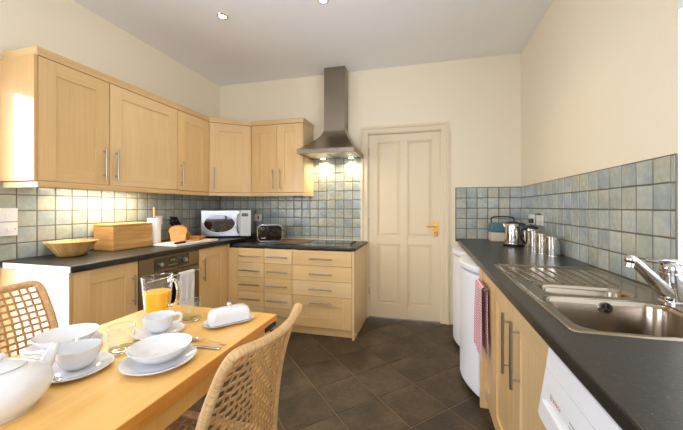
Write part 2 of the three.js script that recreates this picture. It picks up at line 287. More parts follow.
// kitchen door: four raised panels in a stile-and-rail frame
{
  const d = structGroup('door_1'), z0 = BZ - 0.05, zf = BZ - 0.008, X = [-0.637, -0.54, -0.289, -0.208, 0.052, 0.135], Y = [0.012, 0.16, 0.826, 0.911, 1.965, 2.05];
  part('stile', bx(X[0], X[1], Y[0], Y[5], z0, zf), M.paint, d); part('stile', bx(X[4], X[5], Y[0], Y[5], z0, zf), M.paint, d); part('stile', bx(X[2], X[3], Y[0], Y[5], z0, zf), M.paint, d);
  for (const [a, b] of [[0, 1], [2, 3], [4, 5]]) for (const [p, q] of [[1, 2], [3, 4]]) part('rail', bx(X[p], X[q], Y[a], Y[b], z0, zf), M.paint, d);
  for (const [p, q] of [[1, 2], [3, 4]]) for (const [a, b] of [[1, 2], [3, 4]]) {
    const w = X[q] - X[p], h = Y[b] - Y[a], e = 0.035, s = [[-w / 2, -h / 2], [w / 2, -h / 2], [w / 2, h / 2], [-w / 2, h / 2]], i = s.map(([x, y]) => [x - Math.sign(x) * e, y - Math.sign(y) * e]);
    const pos = []; for (const [l, z] of [[s, -0.016], [i, -0.005]]) for (const [x, y] of l) pos.push(x, y, z);
    const idx = [4, 5, 6, 4, 6, 7]; for (let k = 0; k < 4; k++) { const n = (k + 1) % 4; idx.push(k, n, n + 4, k, n + 4, k + 4); }
    const g = new THREE.BufferGeometry(); g.setAttribute('position', new THREE.Float32BufferAttribute(pos, 3)); g.setIndex(idx); const f = g.toNonIndexed(); f.computeVertexNormals();
    const m = part('panel', flat(f), M.paint, d); m.position.set((X[p] + X[q]) / 2, (Y[a] + Y[b]) / 2, zf);
    const bead = [];  // moulding round the panel
    bead.push(bx(X[p], X[q], Y[a], Y[a] + 0.012, zf - 0.014, zf - 0.003, 0.004), bx(X[p], X[q], Y[b] - 0.012, Y[b], zf - 0.014, zf - 0.003, 0.004), bx(X[p], X[p] + 0.012, Y[a], Y[b], zf - 0.014, zf - 0.003, 0.004), bx(X[q] - 0.012, X[q], Y[a], Y[b], zf - 0.014, zf - 0.003, 0.004));
    part('moulding', bead, M.paint, d);
  }
  const hd = part('handle', [bx(0.072, 0.113, 0.925, 1.083, zf, zf + 0.006, 0.003), rod([0.092, 1.03, zf], [0.092, 1.03, zf + 0.045], 0.008), tube([[0.092, 1.03, zf + 0.045], [0.05, 1.032, zf + 0.05], [0.01, 1.028, zf + 0.046], [-0.004, 1.036, zf + 0.042]], 0.007, 24)], M.brass, d, 'brass lever handle on a long plate');
  part('keyhole', rod([0.092, 0.965, zf + 0.006], [0.092, 0.965, zf + 0.0072], 0.006), M.black, hd);
  for (const y of [1.862, 1.076, 0.291]) part('hinge', [bx(-0.645, -0.633, y - 0.045, y + 0.045, zf - 0.01, zf + 0.008, 0.002)], M.handle, d);
  part('latch_plate', bx(0.136, 0.141, 0.95, 1.05, zf - 0.01, zf + 0.007, 0.001), M.brass, d);
}
{ // architrave round the kitchen door, one mitred moulding
  const prof = [[0, 0], [0, 0.012], [0.012, 0.018], [0.05, 0.018], [0.06, 0.026], [0.082, 0.026], [0.082, 0]], pos = [], idx = [];
  const path = [[DO.x0, 0.001, -1, 0], [DO.x0, DO.y1, -1, 1], [DO.x1, DO.y1, 1, 1], [DO.x1, 0.001, 1, 0]], n = prof.length;
  for (const [x, y, sx, sy] of path) for (const [o, t] of prof) pos.push(x + sx * o, y + sy * o, BZ + t);
  for (let i = 0; i < 3; i++) for (let k = 0; k < n; k++) { const a = i * n + k, b = i * n + (k + 1) % n; idx.push(a, a + n, b + n, a, b + n, b); }
  const g = new THREE.BufferGeometry(); g.setAttribute('position', new THREE.Float32BufferAttribute(pos, 3)); g.setIndex(idx); const f = g.toNonIndexed(); f.computeVertexNormals();
  struct('trim_1', [flat(f), bx(DO.x0 - 0.002, DO.x0 + 0.006, 0, DO.y1, BZ - 0.1, BZ, 0), bx(DO.x1 - 0.006, DO.x1 + 0.002, 0, DO.y1, BZ - 0.1, BZ, 0), bx(DO.x0, DO.x1, DO.y1 - 0.006, DO.y1 + 0.002, BZ - 0.1, BZ, 0)], M.paint);
}
// glazed garden door in the left wall (out of frame; it lights the room and shows in the glossy end panels)
{
  const d = structGroup('door_2'), x = LX - 0.09, f = (y0, y1, z0, z1) => bx(x - 0.025, x + 0.025, y0, y1, z0, z1, 0.004), zm = (GD.z0 + GD.z1) / 2;
  part('frame', [f(0, GD.y1, GD.z0, GD.z0 + 0.025), f(0, GD.y1, GD.z1 - 0.025, GD.z1), f(GD.y1 - 0.025, GD.y1, GD.z0, GD.z1), bx(LX - T, LX, 0.002, 0.02, GD.z0, GD.z1, 0.003)], M.white, d);
  for (const [a, b] of [[GD.z0 + 0.027, zm - 0.001], [zm + 0.001, GD.z1 - 0.027]]) {
    const l = part('leaf', [f(0.02, 0.16, a, b), f(GD.y1 - 0.085, GD.y1 - 0.027, a, b), f(0.16, GD.y1 - 0.085, a, a + 0.045), f(0.16, GD.y1 - 0.085, b - 0.045, b)], M.white, d);
    part('pane', bx(x - 0.002, x + 0.002, 0.16, GD.y1 - 0.085, a + 0.045, b - 0.045, 0), M.glass, l);
  }
}
// window added in the wall behind the camera to light surfaces facing it
{
  const d = structGroup('added_window_2'), z = FZ + 0.1, f = (x0, x1, y0, y1) => bx(x0, x1, y0, y1, z - 0.02, z + 0.02, 0.004), xm = (FW.x0 + FW.x1) / 2;
  part('frame', [f(FW.x0, FW.x1, FW.y0, FW.y0 + 0.05), f(FW.x0, FW.x1, FW.y1 - 0.05, FW.y1), f(FW.x0, FW.x0 + 0.05, FW.y0 + 0.05, FW.y1 - 0.05), f(FW.x1 - 0.05, FW.x1, FW.y0 + 0.05, FW.y1 - 0.05), f(xm - 0.03, xm + 0.03, FW.y0 + 0.05, FW.y1 - 0.05)], M.white, d);
  for (const [a, b] of [[FW.x0 + 0.05, xm - 0.03], [xm + 0.03, FW.x1 - 0.05]]) part('pane', bx(a, b, FW.y0 + 0.05, FW.y1 - 0.05, z - 0.002, z + 0.002, 0), M.glass, d);
  part('window_sill', bx(FW.x0, FW.x1, FW.y0 - 0.02, FW.y0 + 0.002, FZ - 0.03, FZ + 0.08, 0.004), M.white, d);
}
// window over the sink, with a white venetian blind drawn down in the reveal
{
  const d = structGroup('window_1'), x = RX + 0.11, f = (y0, y1, z0, z1) => bx(x - 0.02, x + 0.02, y0, y1, z0, z1, 0.004), zm = (SW.z0 + SW.z1) / 2;
  part('frame', [f(SW.y0, SW.y0 + 0.05, SW.z0, SW.z1), f(SW.y1 - 0.05, SW.y1, SW.z0, SW.z1), f(SW.y0 + 0.05, SW.y1 - 0.05, SW.z0, SW.z0 + 0.05), f(SW.y0 + 0.05, SW.y1 - 0.05, SW.z1 - 0.05, SW.z1), f(SW.y0 + 0.05, SW.y1 - 0.05, zm - 0.025, zm + 0.025)], M.white, d);
  for (const [a, b] of [[SW.z0 + 0.05, zm - 0.025], [zm + 0.025, SW.z1 - 0.05]]) part('pane', bx(x - 0.002, x + 0.002, SW.y0 + 0.05, SW.y1 - 0.05, a, b, 0), M.glass, d);
  part('window_sill', bx(RX - 0.012, RX + 0.09, SW.y0 - 0.02, SW.y0 + 0.002, SW.z0 + 0.001, SW.z1, 0.003), M.white, d);
  const v = thing('venetian_blind', 'white slatted venetian blind drawn down over the sink window', 'blind', [RX + 0.012, 0, 0]);
  part('headrail', bx(-0.02, 0.02, SW.y1 - 0.045, SW.y1 - 0.004, SW.z0 + 0.006, SW.z1 - 0.006, 0.003), M.white, v);
  const sg = bx(-0.018, 0.018, -0.0012, 0.0012, -(SW.z1 - SW.z0) / 2 + 0.008, (SW.z1 - SW.z0) / 2 - 0.008, 0);
  for (let y = SW.y0 + 0.05; y < SW.y1 - 0.06; y += 0.0285) { const s = part('slat', sg, M.blind, v); s.position.set(0, y, zm); s.rotation.z = -0.6; }
  part('bottom_rail', bx(-0.015, 0.015, SW.y0 + 0.006, SW.y0 + 0.024, SW.z0 + 0.01, SW.z1 - 0.01, 0.003), M.white, v);
}

// ---------------------------------------------------------------- fitted kitchen
function barHandle(len, vertical, x, y, z) {       // bar with two standoffs, local front at +z
  const h = len / 2, k = len * 0.36, so = 0.03, r = 0.0064;
  const v = vertical ? (a, b, c) => [x + b, y + a, z + c] : (a, b, c) => [x + a, y + b, z + c];
  return merge([rod(v(-h, 0, so), v(h, 0, so), r, 14), rod(v(-k, 0, 0), v(-k, 0, so), 0.004, 10), rod(v(k, 0, 0), v(k, 0, so), 0.004, 10)]);
}
// shaker door: frame mesh with panel and handle as its children; x0..x1, y0..y1, front at zf
function shaker(parent, x0, x1, y0, y1, zf, handle, { st = 0.092, rl = 0.088, name = 'door', t = 0.019 } = {}) {
  const g = 0.0016, a = x0 + g, b = x1 - g, c = y0 + g, d = y1 - g, m = W();
  const fr = part(name, [bx(a, a + st, c, d, zf - t, zf, 0.0012), bx(b - st, b, c, d, zf - t, zf, 0.0012), bx(a + st, b - st, c, c + rl, zf - t, zf, 0.0012, true), bx(a + st, b - st, d - rl, d, zf - t, zf, 0.0012, true)], m, parent);
  part('panel', bx(a + st - 0.004, b - st + 0.004, c + rl - 0.004, d - rl + 0.004, zf - t + 0.003, zf - 0.0075, 0), m, fr);
  if (handle) part('handle', barHandle(...handle, zf), M.handle, fr, 'brushed metal bar handle');
  return fr;
}
function slabDrawer(parent, x0, x1, y0, y1, zf) {
  const g = 0.0016, d = part('drawer', bx(x0 + g, x1 - g, y0 + g, y1 - g, zf - 0.019, zf, 0.0015, true), W(), parent);
  const len = 0.228; part('handle', barHandle(len, false, (x0 + x1) / 2, y1 - 0.075, zf), M.handle, d, 'brushed metal bar handle');
}
// wall units on the left: local x runs away from the camera, local z out of the wall
const UY0 = 1.40, UY1 = 2.153, UD = 0.31;
function wallUnit(label, zNear, zFar, hx) {
  const w = zNear - zFar, t = thing('wall_cabinet', label, 'cabinet', [LX + 0.001, 0, (zNear + zFar) / 2], P2, 'maple wall cabinets');
  part('carcass', [bx(-w / 2, -w / 2 + 0.018, UY0, UY1, 0.012, UD - 0.021, 0.001), bx(w / 2 - 0.018, w / 2, UY0, UY1, 0.012, UD - 0.021, 0.001), bx(-w / 2 + 0.018, w / 2 - 0.018, UY0, UY0 + 0.018, 0.012, UD - 0.021, 0.001, true), bx(-w / 2 + 0.018, w / 2 - 0.018, UY1 - 0.018, UY1, 0.012, UD - 0.021, 0.001, true), bx(-w / 2 + 0.018, w / 2 - 0.018, UY0 + 0.018, UY1 - 0.018, 0.012, 0.018, 0)], W(), t);
  shaker(t, -w / 2, w / 2, UY0, UY1, UD, [0.232, true, hx * (w / 2 - 0.042), 1.555]);
  return t;
}
{
  const u1 = wallUnit('narrow maple wall cabinet at the open end, above the wooden bowl', -1.307, -1.728, 1);
  part('end_panel', bx(-0.229, -0.2115, UY0, UY1, 0.012, UD - 0.002, 0.001), M.endPanel, u1);
  wallUnit('wide maple wall cabinet above the wooden bread bin', -1.731, -2.351, -1);
  wallUnit('narrow maple wall cabinet next to the diagonal corner cabinet', -2.354, -2.772, -1);
  // diagonal corner unit
  const c = thing('corner_wall_cabinet', 'diagonal maple corner wall cabinet above the microwave', 'cabinet');
  const A = [LX + UD, -2.775], B = [-1.924, BZ + UD + 0.01], len = Math.hypot(B[0] - A[0], B[1] - A[1]), ang = Math.atan2(-(B[1] - A[1]), B[0] - A[0]);
  const fp = [[LX + 0.012, -A[1]], [A[0] - 0.022, -A[1]], [B[0], -(B[1] - 0.022)], [B[0], -(BZ + 0.012)], [LX + 0.012, -(BZ + 0.012)]];
  const body = extrude(fp, UY1 - UY0, 0); body.rotateX(-P2); body.translate(0, UY0, 0);
  part('carcass', [uvm(body)], W(), c);
  const dg = new THREE.Group(); dg.name = 'door_mount';
  const dd = shaker(c, -len / 2 + 0.004, len / 2 - 0.004, UY0, UY1, 0, [0.232, true, -len / 2 + 0.05, 1.55]);
  dd.position.set((A[0] + B[0]) / 2, 0, (A[1] + B[1]) / 2); dd.rotation.y = ang;
  // two-door unit on the back wall
  const x0 = -1.922, x1 = -1.3, w = x1 - x0, b = thing('double_wall_cabinet', 'two-door maple wall cabinet between the corner cabinet and the cooker hood', 'cabinet', [(x0 + x1) / 2, 0, BZ], 0);
  part('carcass', [bx(-w / 2, -w / 2 + 0.018, UY0, UY1, 0.012, 0.297, 0.001), bx(-w / 2 + 0.018, w / 2 - 0.018, UY0, UY0 + 0.018, 0.012, 0.297, 0.001, true), bx(-w / 2 + 0.018, w / 2 - 0.018, UY1 - 0.018, UY1, 0.012, 0.297, 0.001, true), bx(-w / 2 + 0.018, w / 2 - 0.018, UY0 + 0.018, UY1 - 0.018, 0.012, 0.018, 0)], W(), b);
  part('end_panel', bx(w / 2 - 0.018, w / 2, UY0, UY1, 0.012, 0.297, 0.001), W(), b);
  shaker(b, -w / 2, 0, UY0, UY1, 0.319, [0.232, true, -0.044, 1.543]); shaker(b, 0, w / 2, UY0, UY1, 0.319, [0.232, true, 0.044, 1.543]);
}
// mitred mouldings that run along all wall units
function sweep(path, prof) {         // path in plan (x, z), room on its left-hand normal; prof = [outward, y]
  const pos = [], idx = [], n = prof.length, N = path.length;
  for (let i = 0; i < N; i++) {
    const p = path[i], d = (a, b) => { const l = Math.hypot(b[0] - a[0], b[1] - a[1]); return [(b[0] - a[0]) / l, (b[1] - a[1]) / l]; };
    const d0 = i ? d(path[i - 1], p) : d(p, path[1]), d1 = i < N - 1 ? d(p, path[i + 1]) : d0, n0 = [-d0[1], d0[0]], n1 = [-d1[1], d1[0]];
    const k = 1 + n0[0] * n1[0] + n0[1] * n1[1], m = [(n0[0] + n1[0]) / k, (n0[1] + n1[1]) / k];
    for (const [o, y] of prof) pos.push(p[0] + m[0] * o, y, p[1] + m[1] * o);
  }
  for (let i = 0; i + 1 < N; i++) for (let k = 0; k < n; k++) { const a = i * n + k, b = i * n + (k + 1) % n; idx.push(a, b, b + n, a, b + n, a + n); }
  for (let k = 1; k < n - 1; k++) { idx.push(0, k + 1, k); const e = (N - 1) * n; idx.push(e, e + k, e + k + 1); }
  const g = new THREE.BufferGeometry(); g.setAttribute('position', new THREE.Float32BufferAttribute(pos, 3)); g.setIndex(idx); const f = g.toNonIndexed(); f.computeVertexNormals(); return uvm(flat(f), true);
}
{
  const path = [[LX + 0.012, -1.306], [LX + UD, -1.306], [LX + UD, -2.775], [-1.924, BZ + 0.319], [-1.3, BZ + 0.319], [-1.3, BZ + 0.012]];
  tag(mesh('cornice', sweep(path, [[-0.03, 2.156], [0.002, 2.156], [0.004, 2.17], [0.012, 2.19], [0.013, 2.202], [-0.03, 2.202]]), M.wood[1]), 'maple cornice moulding running along the top of the wall cabinets', 'moulding');
  tag(mesh('light_rail', sweep(path, [[-0.02, 1.36], [0.0, 1.36], [0.003, 1.366], [0.003, 1.392], [-0.002, 1.397], [-0.02, 1.397]]), M.wood[1]), 'slim maple pelmet rail along the underside of the wall cabinets', 'moulding');
}
// base units, left run: front of doors at x = -1.99
function baseUnitL(label, zNear, zFar, hx, end) {
  const w = zNear - zFar, F = 0.585, t = thing('base_cabinet', label, 'cabinet', [LX + 0.001, 0, (zNear + zFar) / 2], P2, 'maple base cabinets on the left wall');
  part('carcass', [bx(-w / 2, -w / 2 + 0.018, 0.1, 0.858, 0.012, F - 0.021, 0.001), bx(w / 2 - 0.018, w / 2, 0.1, 0.858, 0.012, F - 0.021, 0.001), bx(-w / 2 + 0.018, w / 2 - 0.018, 0.1, 0.118, 0.012, F - 0.021, 0.001, true), bx(-w / 2 + 0.018, w / 2 - 0.018, 0.118, 0.858, 0.012, 0.018, 0), bx(-w / 2 + 0.018, w / 2 - 0.018, 0.84, 0.858, 0.018, F - 0.021, 0, true)], W(), t);
  shaker(t, -w / 2, w / 2, 0.1, 0.858, F, [0.212, true, hx * (w / 2 - 0.045), 0.665]);
  if (end) part('end_panel', bx(-w / 2 - 0.0195, -w / 2 - 0.001, 0.0, 0.86, 0.012, F, 0.001), M.endPanel, t);
  part('plinth', bx(-w / 2, w / 2, 0.001, 0.098, F - 0.06, F - 0.044, 0.001, true), W(), t);
}
baseUnitL('maple base cabinet at the open end of the left worktop, beside the oven', -1.31, -1.718, 1, true);
baseUnitL('maple base cabinet between the built-in oven and the inner corner', -2.312, -2.7, -1, false);
{ // built-in oven
  const zN = -1.721, zF = -2.309, w = zN - zF, t = thing('built_in_oven', 'built-in oven with bronze-tinted steel front and a towel on its rail', 'oven', [LX + 0.001, 0, (zN + zF) / 2], P2), F = 0.588;
  part('body', bx(-w / 2 + 0.004, w / 2 - 0.004, 0.13, 0.858, 0.02, F - 0.024, 0.002), M.black, t);
  const cp = part('control_panel', bx(-w / 2 + 0.002, w / 2 - 0.002, 0.735, 0.858, F - 0.022, F, 0.003), M.bronze, t);
  part('display_window', bx(-0.17, 0.17, 0.752, 0.845, F, F + 0.0015, 0.001), M.darkGlass, cp);
  plate('clock', 0.07, 0.026, canvasMat(128, 48, (c) => { c.fillStyle = '#15120c'; c.fillRect(0, 0, 128, 48); c.fillStyle = '#8fe08a'; c.font = 'bold 34px monospace'; c.fillText('12:00', 12, 36); }, { roughness: 0.2 }), cp, [0.0, 0.815, F + 0.0022]);
  for (const x of [-0.12, 0.12]) { const k = part('knob', [rod([x, 0.797, F + 0.001], [x, 0.797, F + 0.022], 0.017, 24), rod([x, 0.797, F + 0.022], [x, 0.797, F + 0.026], 0.015, 24)], M.silver, cp); }
  for (let i = 0; i < 5; i++) part('button', rod([-0.04 + i * 0.02, 0.778, F + 0.001], [-0.04 + i * 0.02, 0.778, F + 0.005], 0.004, 12), M.silver, cp);
  const d = part('oven_door', bx(-w / 2 + 0.002, w / 2 - 0.002, 0.135, 0.728, F - 0.022, F, 0.003), M.bronze, t);
  part('window_glass', bx(-0.22, 0.22, 0.22, 0.64, F, F + 0.0015, 0.001), M.darkGlass, d);
  part('vent_gap', bx(-w / 2 + 0.01, w / 2 - 0.01, 0.7285, 0.7345, F - 0.018, F - 0.012, 0), M.black, t);
  part('handle', [rod([-0.27, 0.695, F + 0.042], [0.27, 0.695, F + 0.042], 0.0085, 16), rod([-0.235, 0.695, F - 0.001], [-0.235, 0.695, F + 0.042], 0.006), rod([0.235, 0.695, F - 0.001], [0.235, 0.695, F + 0.042], 0.006)], M.polish, d);
  part('plinth', bx(-w / 2, w / 2, 0.001, 0.128, F - 0.06, F - 0.044, 0.001, true), W(), t);
}
// cloth draped over a bar: sheet with thickness, folded ripples; local: bar along x at (y0), front at +z
function drape(w, front, back, r, rip, ph, skew = 0) {
  const nx = 28, ny = 40, pts = [], th = 0.0025, path = [];
  const L = back + Math.PI * r + front;
  const at = (s) => s < back ? [-r, -(back - s)] : s < back + Math.PI * r ? [-r * Math.cos((s - back) / r), r * Math.sin((s - back) / r)] : [r, -(s - back - Math.PI * r)];
  const pos = [], uv = [], idx = [];
  for (const side of [0, 1]) for (let j = 0; j <= ny; j++) for (let i = 0; i <= nx; i++) {
    const s = j / ny * L, [z, y] = at(s), e = at(Math.min(L, s + 1e-3)), b = at(Math.max(0, s - 1e-3)), tz = e[0] - b[0], ty = e[1] - b[1], tl = Math.hypot(tz, ty), nz = -ty / tl, nyy = tz / tl;
    const u = i / nx - 0.5, depth = Math.max(0, -y), k = rip * Math.min(1, depth * 7) * (Math.sin(u * 15 + ph) + 0.5 * Math.sin(u * 31 + ph * 2)), gather = 1 - 0.12 * Math.min(1, depth * 3) * Math.sin(u * 3 + ph);
    const o = side ? th : 0;
    pos.push(u * w * gather + skew * depth * u, y + nyy * o, z + nz * o + k); uv.push(u * w, s);
  }
  const row = nx + 1, off = row * (ny + 1);
  for (let j = 0; j < ny; j++) for (let i = 0; i < nx; i++) { const a = j * row + i; idx.push(a, a + row, a + 1, a + 1, a + row, a + row + 1); const c = a + off; idx.push(c, c + 1, c + row, c + 1, c + row + 1, c + row); }
  const edge = (a, b) => idx.push(a, b, b + off, a, b + off, a + off);
  for (let i = 0; i < nx; i++) { edge(i, i + 1); edge(ny * row + i + 1, ny * row + i); } for (let j = 0; j < ny; j++) { edge((j + 1) * row, j * row); edge(j * row + nx, (j + 1) * row + nx); }
  const g = new THREE.BufferGeometry(); g.setAttribute('position', new THREE.Float32BufferAttribute(pos, 3)); g.setAttribute('uv', new THREE.Float32BufferAttribute(uv, 2)); g.setIndex(idx); g.computeVertexNormals(); return flat(g);
}
{ const m = mesh('hand_towel', drape(0.16, 0.33, 0.22, 0.012, 0.003, 0.6), M.towel); m.position.set(LX + 0.001 + 0.63, 0.695, -2.11); m.rotation.y = P2; tag(m, 'white hand towel hanging over the oven handle', 'towel'); }
// base units on the back wall: fronts at z = -2.72
{
  const zf = -2.72 - BZ, top = 0.822;
  const rows = [0.822, 0.677, 0.532, 0.386, 0.236, 0.088];
  const unit = (label, x0, x1, ys, deep) => {
    const w = x1 - x0, t = thing('drawer_unit', label, 'drawer unit', [(x0 + x1) / 2, 0, BZ], 0, 'maple drawer units under the hob worktop');
    part('carcass', [bx(-w / 2 + 0.0005, -w / 2 + 0.018, 0.088, top, 0.012, zf - 0.021, 0.001), bx(w / 2 - 0.018, w / 2 - 0.0005, 0.088, top, 0.012, zf - 0.021, 0.001), bx(-w / 2 + 0.018, w / 2 - 0.018, 0.088, 0.106, 0.012, zf - 0.021, 0, true), bx(-w / 2 + 0.018, w / 2 - 0.018, 0.106, top, 0.012, 0.02, 0)], W(), t);
    for (let i = 0; i + 1 < ys.length; i++) slabDrawer(t, -w / 2, w / 2, ys[i + 1], ys[i], zf);
    if (deep) shaker(t, -w / 2, w / 2, 0.088, deep, zf, [0.228, false, 0, deep - 0.055], { name: 'deep_drawer', st: 0.1, rl: 0.09 });
    part('plinth', bx(-w / 2, w / 2, 0.001, 0.086, zf - 0.062, zf - 0.046, 0.001, true), W(), t);
    return t;
  };
  unit('narrow five-drawer maple unit next to the inner corner', -1.882, -1.583, rows);
  unit('narrow five-drawer maple unit between its twin and the wide drawers', -1.582, -1.279, rows);
  const wd = unit('wide maple drawer unit under the hob, with a panelled deep drawer', -1.278, -0.677, rows.slice(0, 4), 0.386);
  part('end_panel', bx(0.302, 0.323, 0.001, 0.822, 0.012, zf + 0.002, 0.001), W(), wd);
  part('bumper', rod([0.3225, 0.045, zf - 0.03], [0.332, 0.045, zf - 0.03], 0.009, 16), M.plastic, wd);
  tag(mesh('corner_filler', [bx(-1.99, -1.883, 0.001, 0.82, -2.742, -2.722, 0.001), bx(-2.012, -1.992, 0.001, 0.858, -2.742, -2.702, 0.001)], W()), 'plain maple filler strip in the inner corner between the two base runs', 'panel');
}
// worktops
const topEdge = (x0, x1, y0, y1, z0, z1, r = 0.008) => { const g = new RoundedBoxGeometry(x1 - x0, y1 - y0, z1 - z0, 3, r); g.translate((x0 + x1) / 2, (y0 + y1) / 2, (z0 + z1) / 2); return uvm(g); };
{
  const t = thing('worktop', 'dark speckled worktop along the left wall, carrying bread bin and microwave', 'worktop');
  part('slab', topEdge(LX + 0.011, -1.968, 0.862, 0.9, BZ + 0.011, -1.286), M.top, t);
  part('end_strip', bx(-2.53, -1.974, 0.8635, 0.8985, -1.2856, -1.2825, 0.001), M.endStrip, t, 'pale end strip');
}
tag(mesh('worktop', topEdge(-1.966, -0.648, 0.825, 0.855, BZ + 0.011, -2.75)), 'lower dark worktop under the cooker hood, holding the hob', 'worktop').material = M.top;
const rrect = (x0, x1, y0, y1, r, n = 8) => { const p = []; for (const [cx, cy, a] of [[x1 - r, y0 + r, -P2], [x1 - r, y1 - r, 0], [x0 + r, y1 - r, P2], [x0 + r, y0 + r, Math.PI]]) for (let i = 0; i <= n; i++) { const t = a + i / n * P2; p.push([cx + Math.cos(t) * r, cy + Math.sin(t) * r]); } return p; };
const SK = { x0: 0.372, x1: 0.888, z0: -1.92, z1: -0.925 };
{ // right worktop with the sink cut out; plan shape in (x, -z)
  const g = extrude([[0.314, -0.3], [RX - 0.011, -0.3], [RX - 0.011, -(BZ + 0.011)], [0.314, -(BZ + 0.011)]], 0.038, 0.006, [rrect(SK.x0 + 0.012, SK.x1 - 0.012, -SK.z1 + 0.012, -SK.z0 - 0.012, 0.03)]);
  g.rotateX(-P2); g.translate(0, 0.867, 0);
  tag(mesh('worktop', uvm(g), M.top), 'long dark speckled worktop along the right wall, holding the steel sink', 'worktop');
}
// right run: fronts at x = 0.335, facing -x
{
  const F = RX - 0.012 - 0.335, base = (name, label, zF, zN, fn) => { const w = zN - zF, t = thing(name, label, 'cabinet', [RX - 0.012, 0, (zF + zN) / 2], -P2, 'maple base cabinets under the right worktop'); part('carcass', [bx(-w / 2 + 0.001, -w / 2 + 0.018, 0.11, 0.6, 0.01, F - 0.021, 0.001), bx(w / 2 - 0.018, w / 2 - 0.001, 0.11, 0.6, 0.01, F - 0.021, 0.001), bx(-w / 2 + 0.018, w / 2 - 0.018, 0.11, 0.128, 0.01, F - 0.021, 0, true), bx(-w / 2 + 0.001, w / 2 - 0.001, 0.84, 0.864, F - 0.06, F - 0.021, 0, true), bx(-w / 2 + 0.001, -w / 2 + 0.018, 0.6, 0.864, F - 0.1, F - 0.021, 0), bx(w / 2 - 0.018, w / 2 - 0.001, 0.6, 0.864, F - 0.1, F - 0.021, 0)], W(), t); part('plinth', bx(-w / 2, w / 2, 0.001, 0.108, F - 0.06, F - 0.044, 0.001, true), W(), t); fn(t, w); };
  base('base_cabinet', 'maple base cabinet beside the fridge with a checked tea towel on its handle', -2.0, -1.722, (t, w) => { shaker(t, -w / 2, w / 2, 0.11, 0.864, F, [0.2, false, -0.01, 0.785], { st: 0.075 }); part('filler', bx(-w / 2 - 0.022, -w / 2 - 0.001, 0.001, 0.864, F - 0.05, F + 0.016, 0.001), W(), t); });
  base('sink_cabinet', 'two-door maple cabinet under the sink with paired long handles', -1.72, -0.935, (t, w) => { shaker(t, -w / 2, 0, 0.11, 0.864, F, [0.25, true, -0.04, 0.675], { st: 0.085 }); shaker(t, 0, w / 2, 0.11, 0.864, F, [0.25, true, 0.085, 0.682], { st: 0.085 }); });
}
{ const m = mesh('tea_towel', drape(0.2, 0.385, 0.35, 0.014, 0.004, 1.7, 0.2), M.check); m.position.set(0.305, 0.785, -1.885); m.rotation.y = -P2; tag(m, 'red and white checked tea towel hanging from a cabinet handle', 'towel'); }
// two under-counter fridges with bowed fronts
function fridge(label, zF, zN) {
  const w = zN - zF, D = RX - 0.02, t = thing('under_counter_fridge', label, 'fridge', [RX - 0.02, 0, (zF + zN) / 2], -P2, 'white under-counter fridges');
  const F = D - 0.31, bow = (x) => F + 0.08 * (1 - Math.pow(2 * x / w, 2));
  const plan = (x0, x1, back, extra = 0, r = 0.012) => { const p = []; for (let i = 0; i <= 20; i++) { const x = x1 + (x0 - x1) * i / 20; p.push([x, -(bow(x) + extra)]); } return [[x0, -back], [x1, -back], ...p]; };
  const slab = (x0, x1, back, y0, y1, e, bev) => { const s = plan(x0, x1, back, e).map(([a, b]) => [a, b]); const sh = s.map(([a, b]) => [a, b]).reverse(); const g = extrude(sh.map(([a, b]) => [a, b]), y1 - y0, bev); g.rotateX(-P2); g.translate(0, y0, 0); return g; };
  part('body', bx(-w / 2 + 0.003, w / 2 - 0.003, 0.02, 0.82, 0.03, F - 0.05, 0.004), M.appliance, t);
  part('worktop_lid', slab(-w / 2, w / 2, 0.03, 0.822, 0.86, 0.004, 0.008), M.appliance, t);
  const d = part('door', slab(-w / 2 + 0.002, w / 2 - 0.002, F - 0.045, 0.045, 0.806, -0.004, 0.01), M.appliance, t);
  part('handle_recess', slab(-w / 2 + 0.02, w / 2 - 0.02, F - 0.03, 0.8075, 0.8205, -0.018, 0.002), M.applianceGrey, t);
  part('kick_plate', bx(-w / 2 + 0.004, w / 2 - 0.004, 0.02, 0.042, F - 0.07, F - 0.055, 0.002), M.applianceGrey, t);
  for (const s of [-1, 1]) part('foot', cyl(0.016, 0.016, 0.0005, 0.02, s * (w / 2 - 0.04), F - 0.09, 16), M.black, t);
}
fridge('white bow-fronted under-counter fridge nearer the kitchen door', -3.21, -2.628);
fridge('white bow-fronted under-counter fridge next to the checked tea towel', -2.61, -2.03);
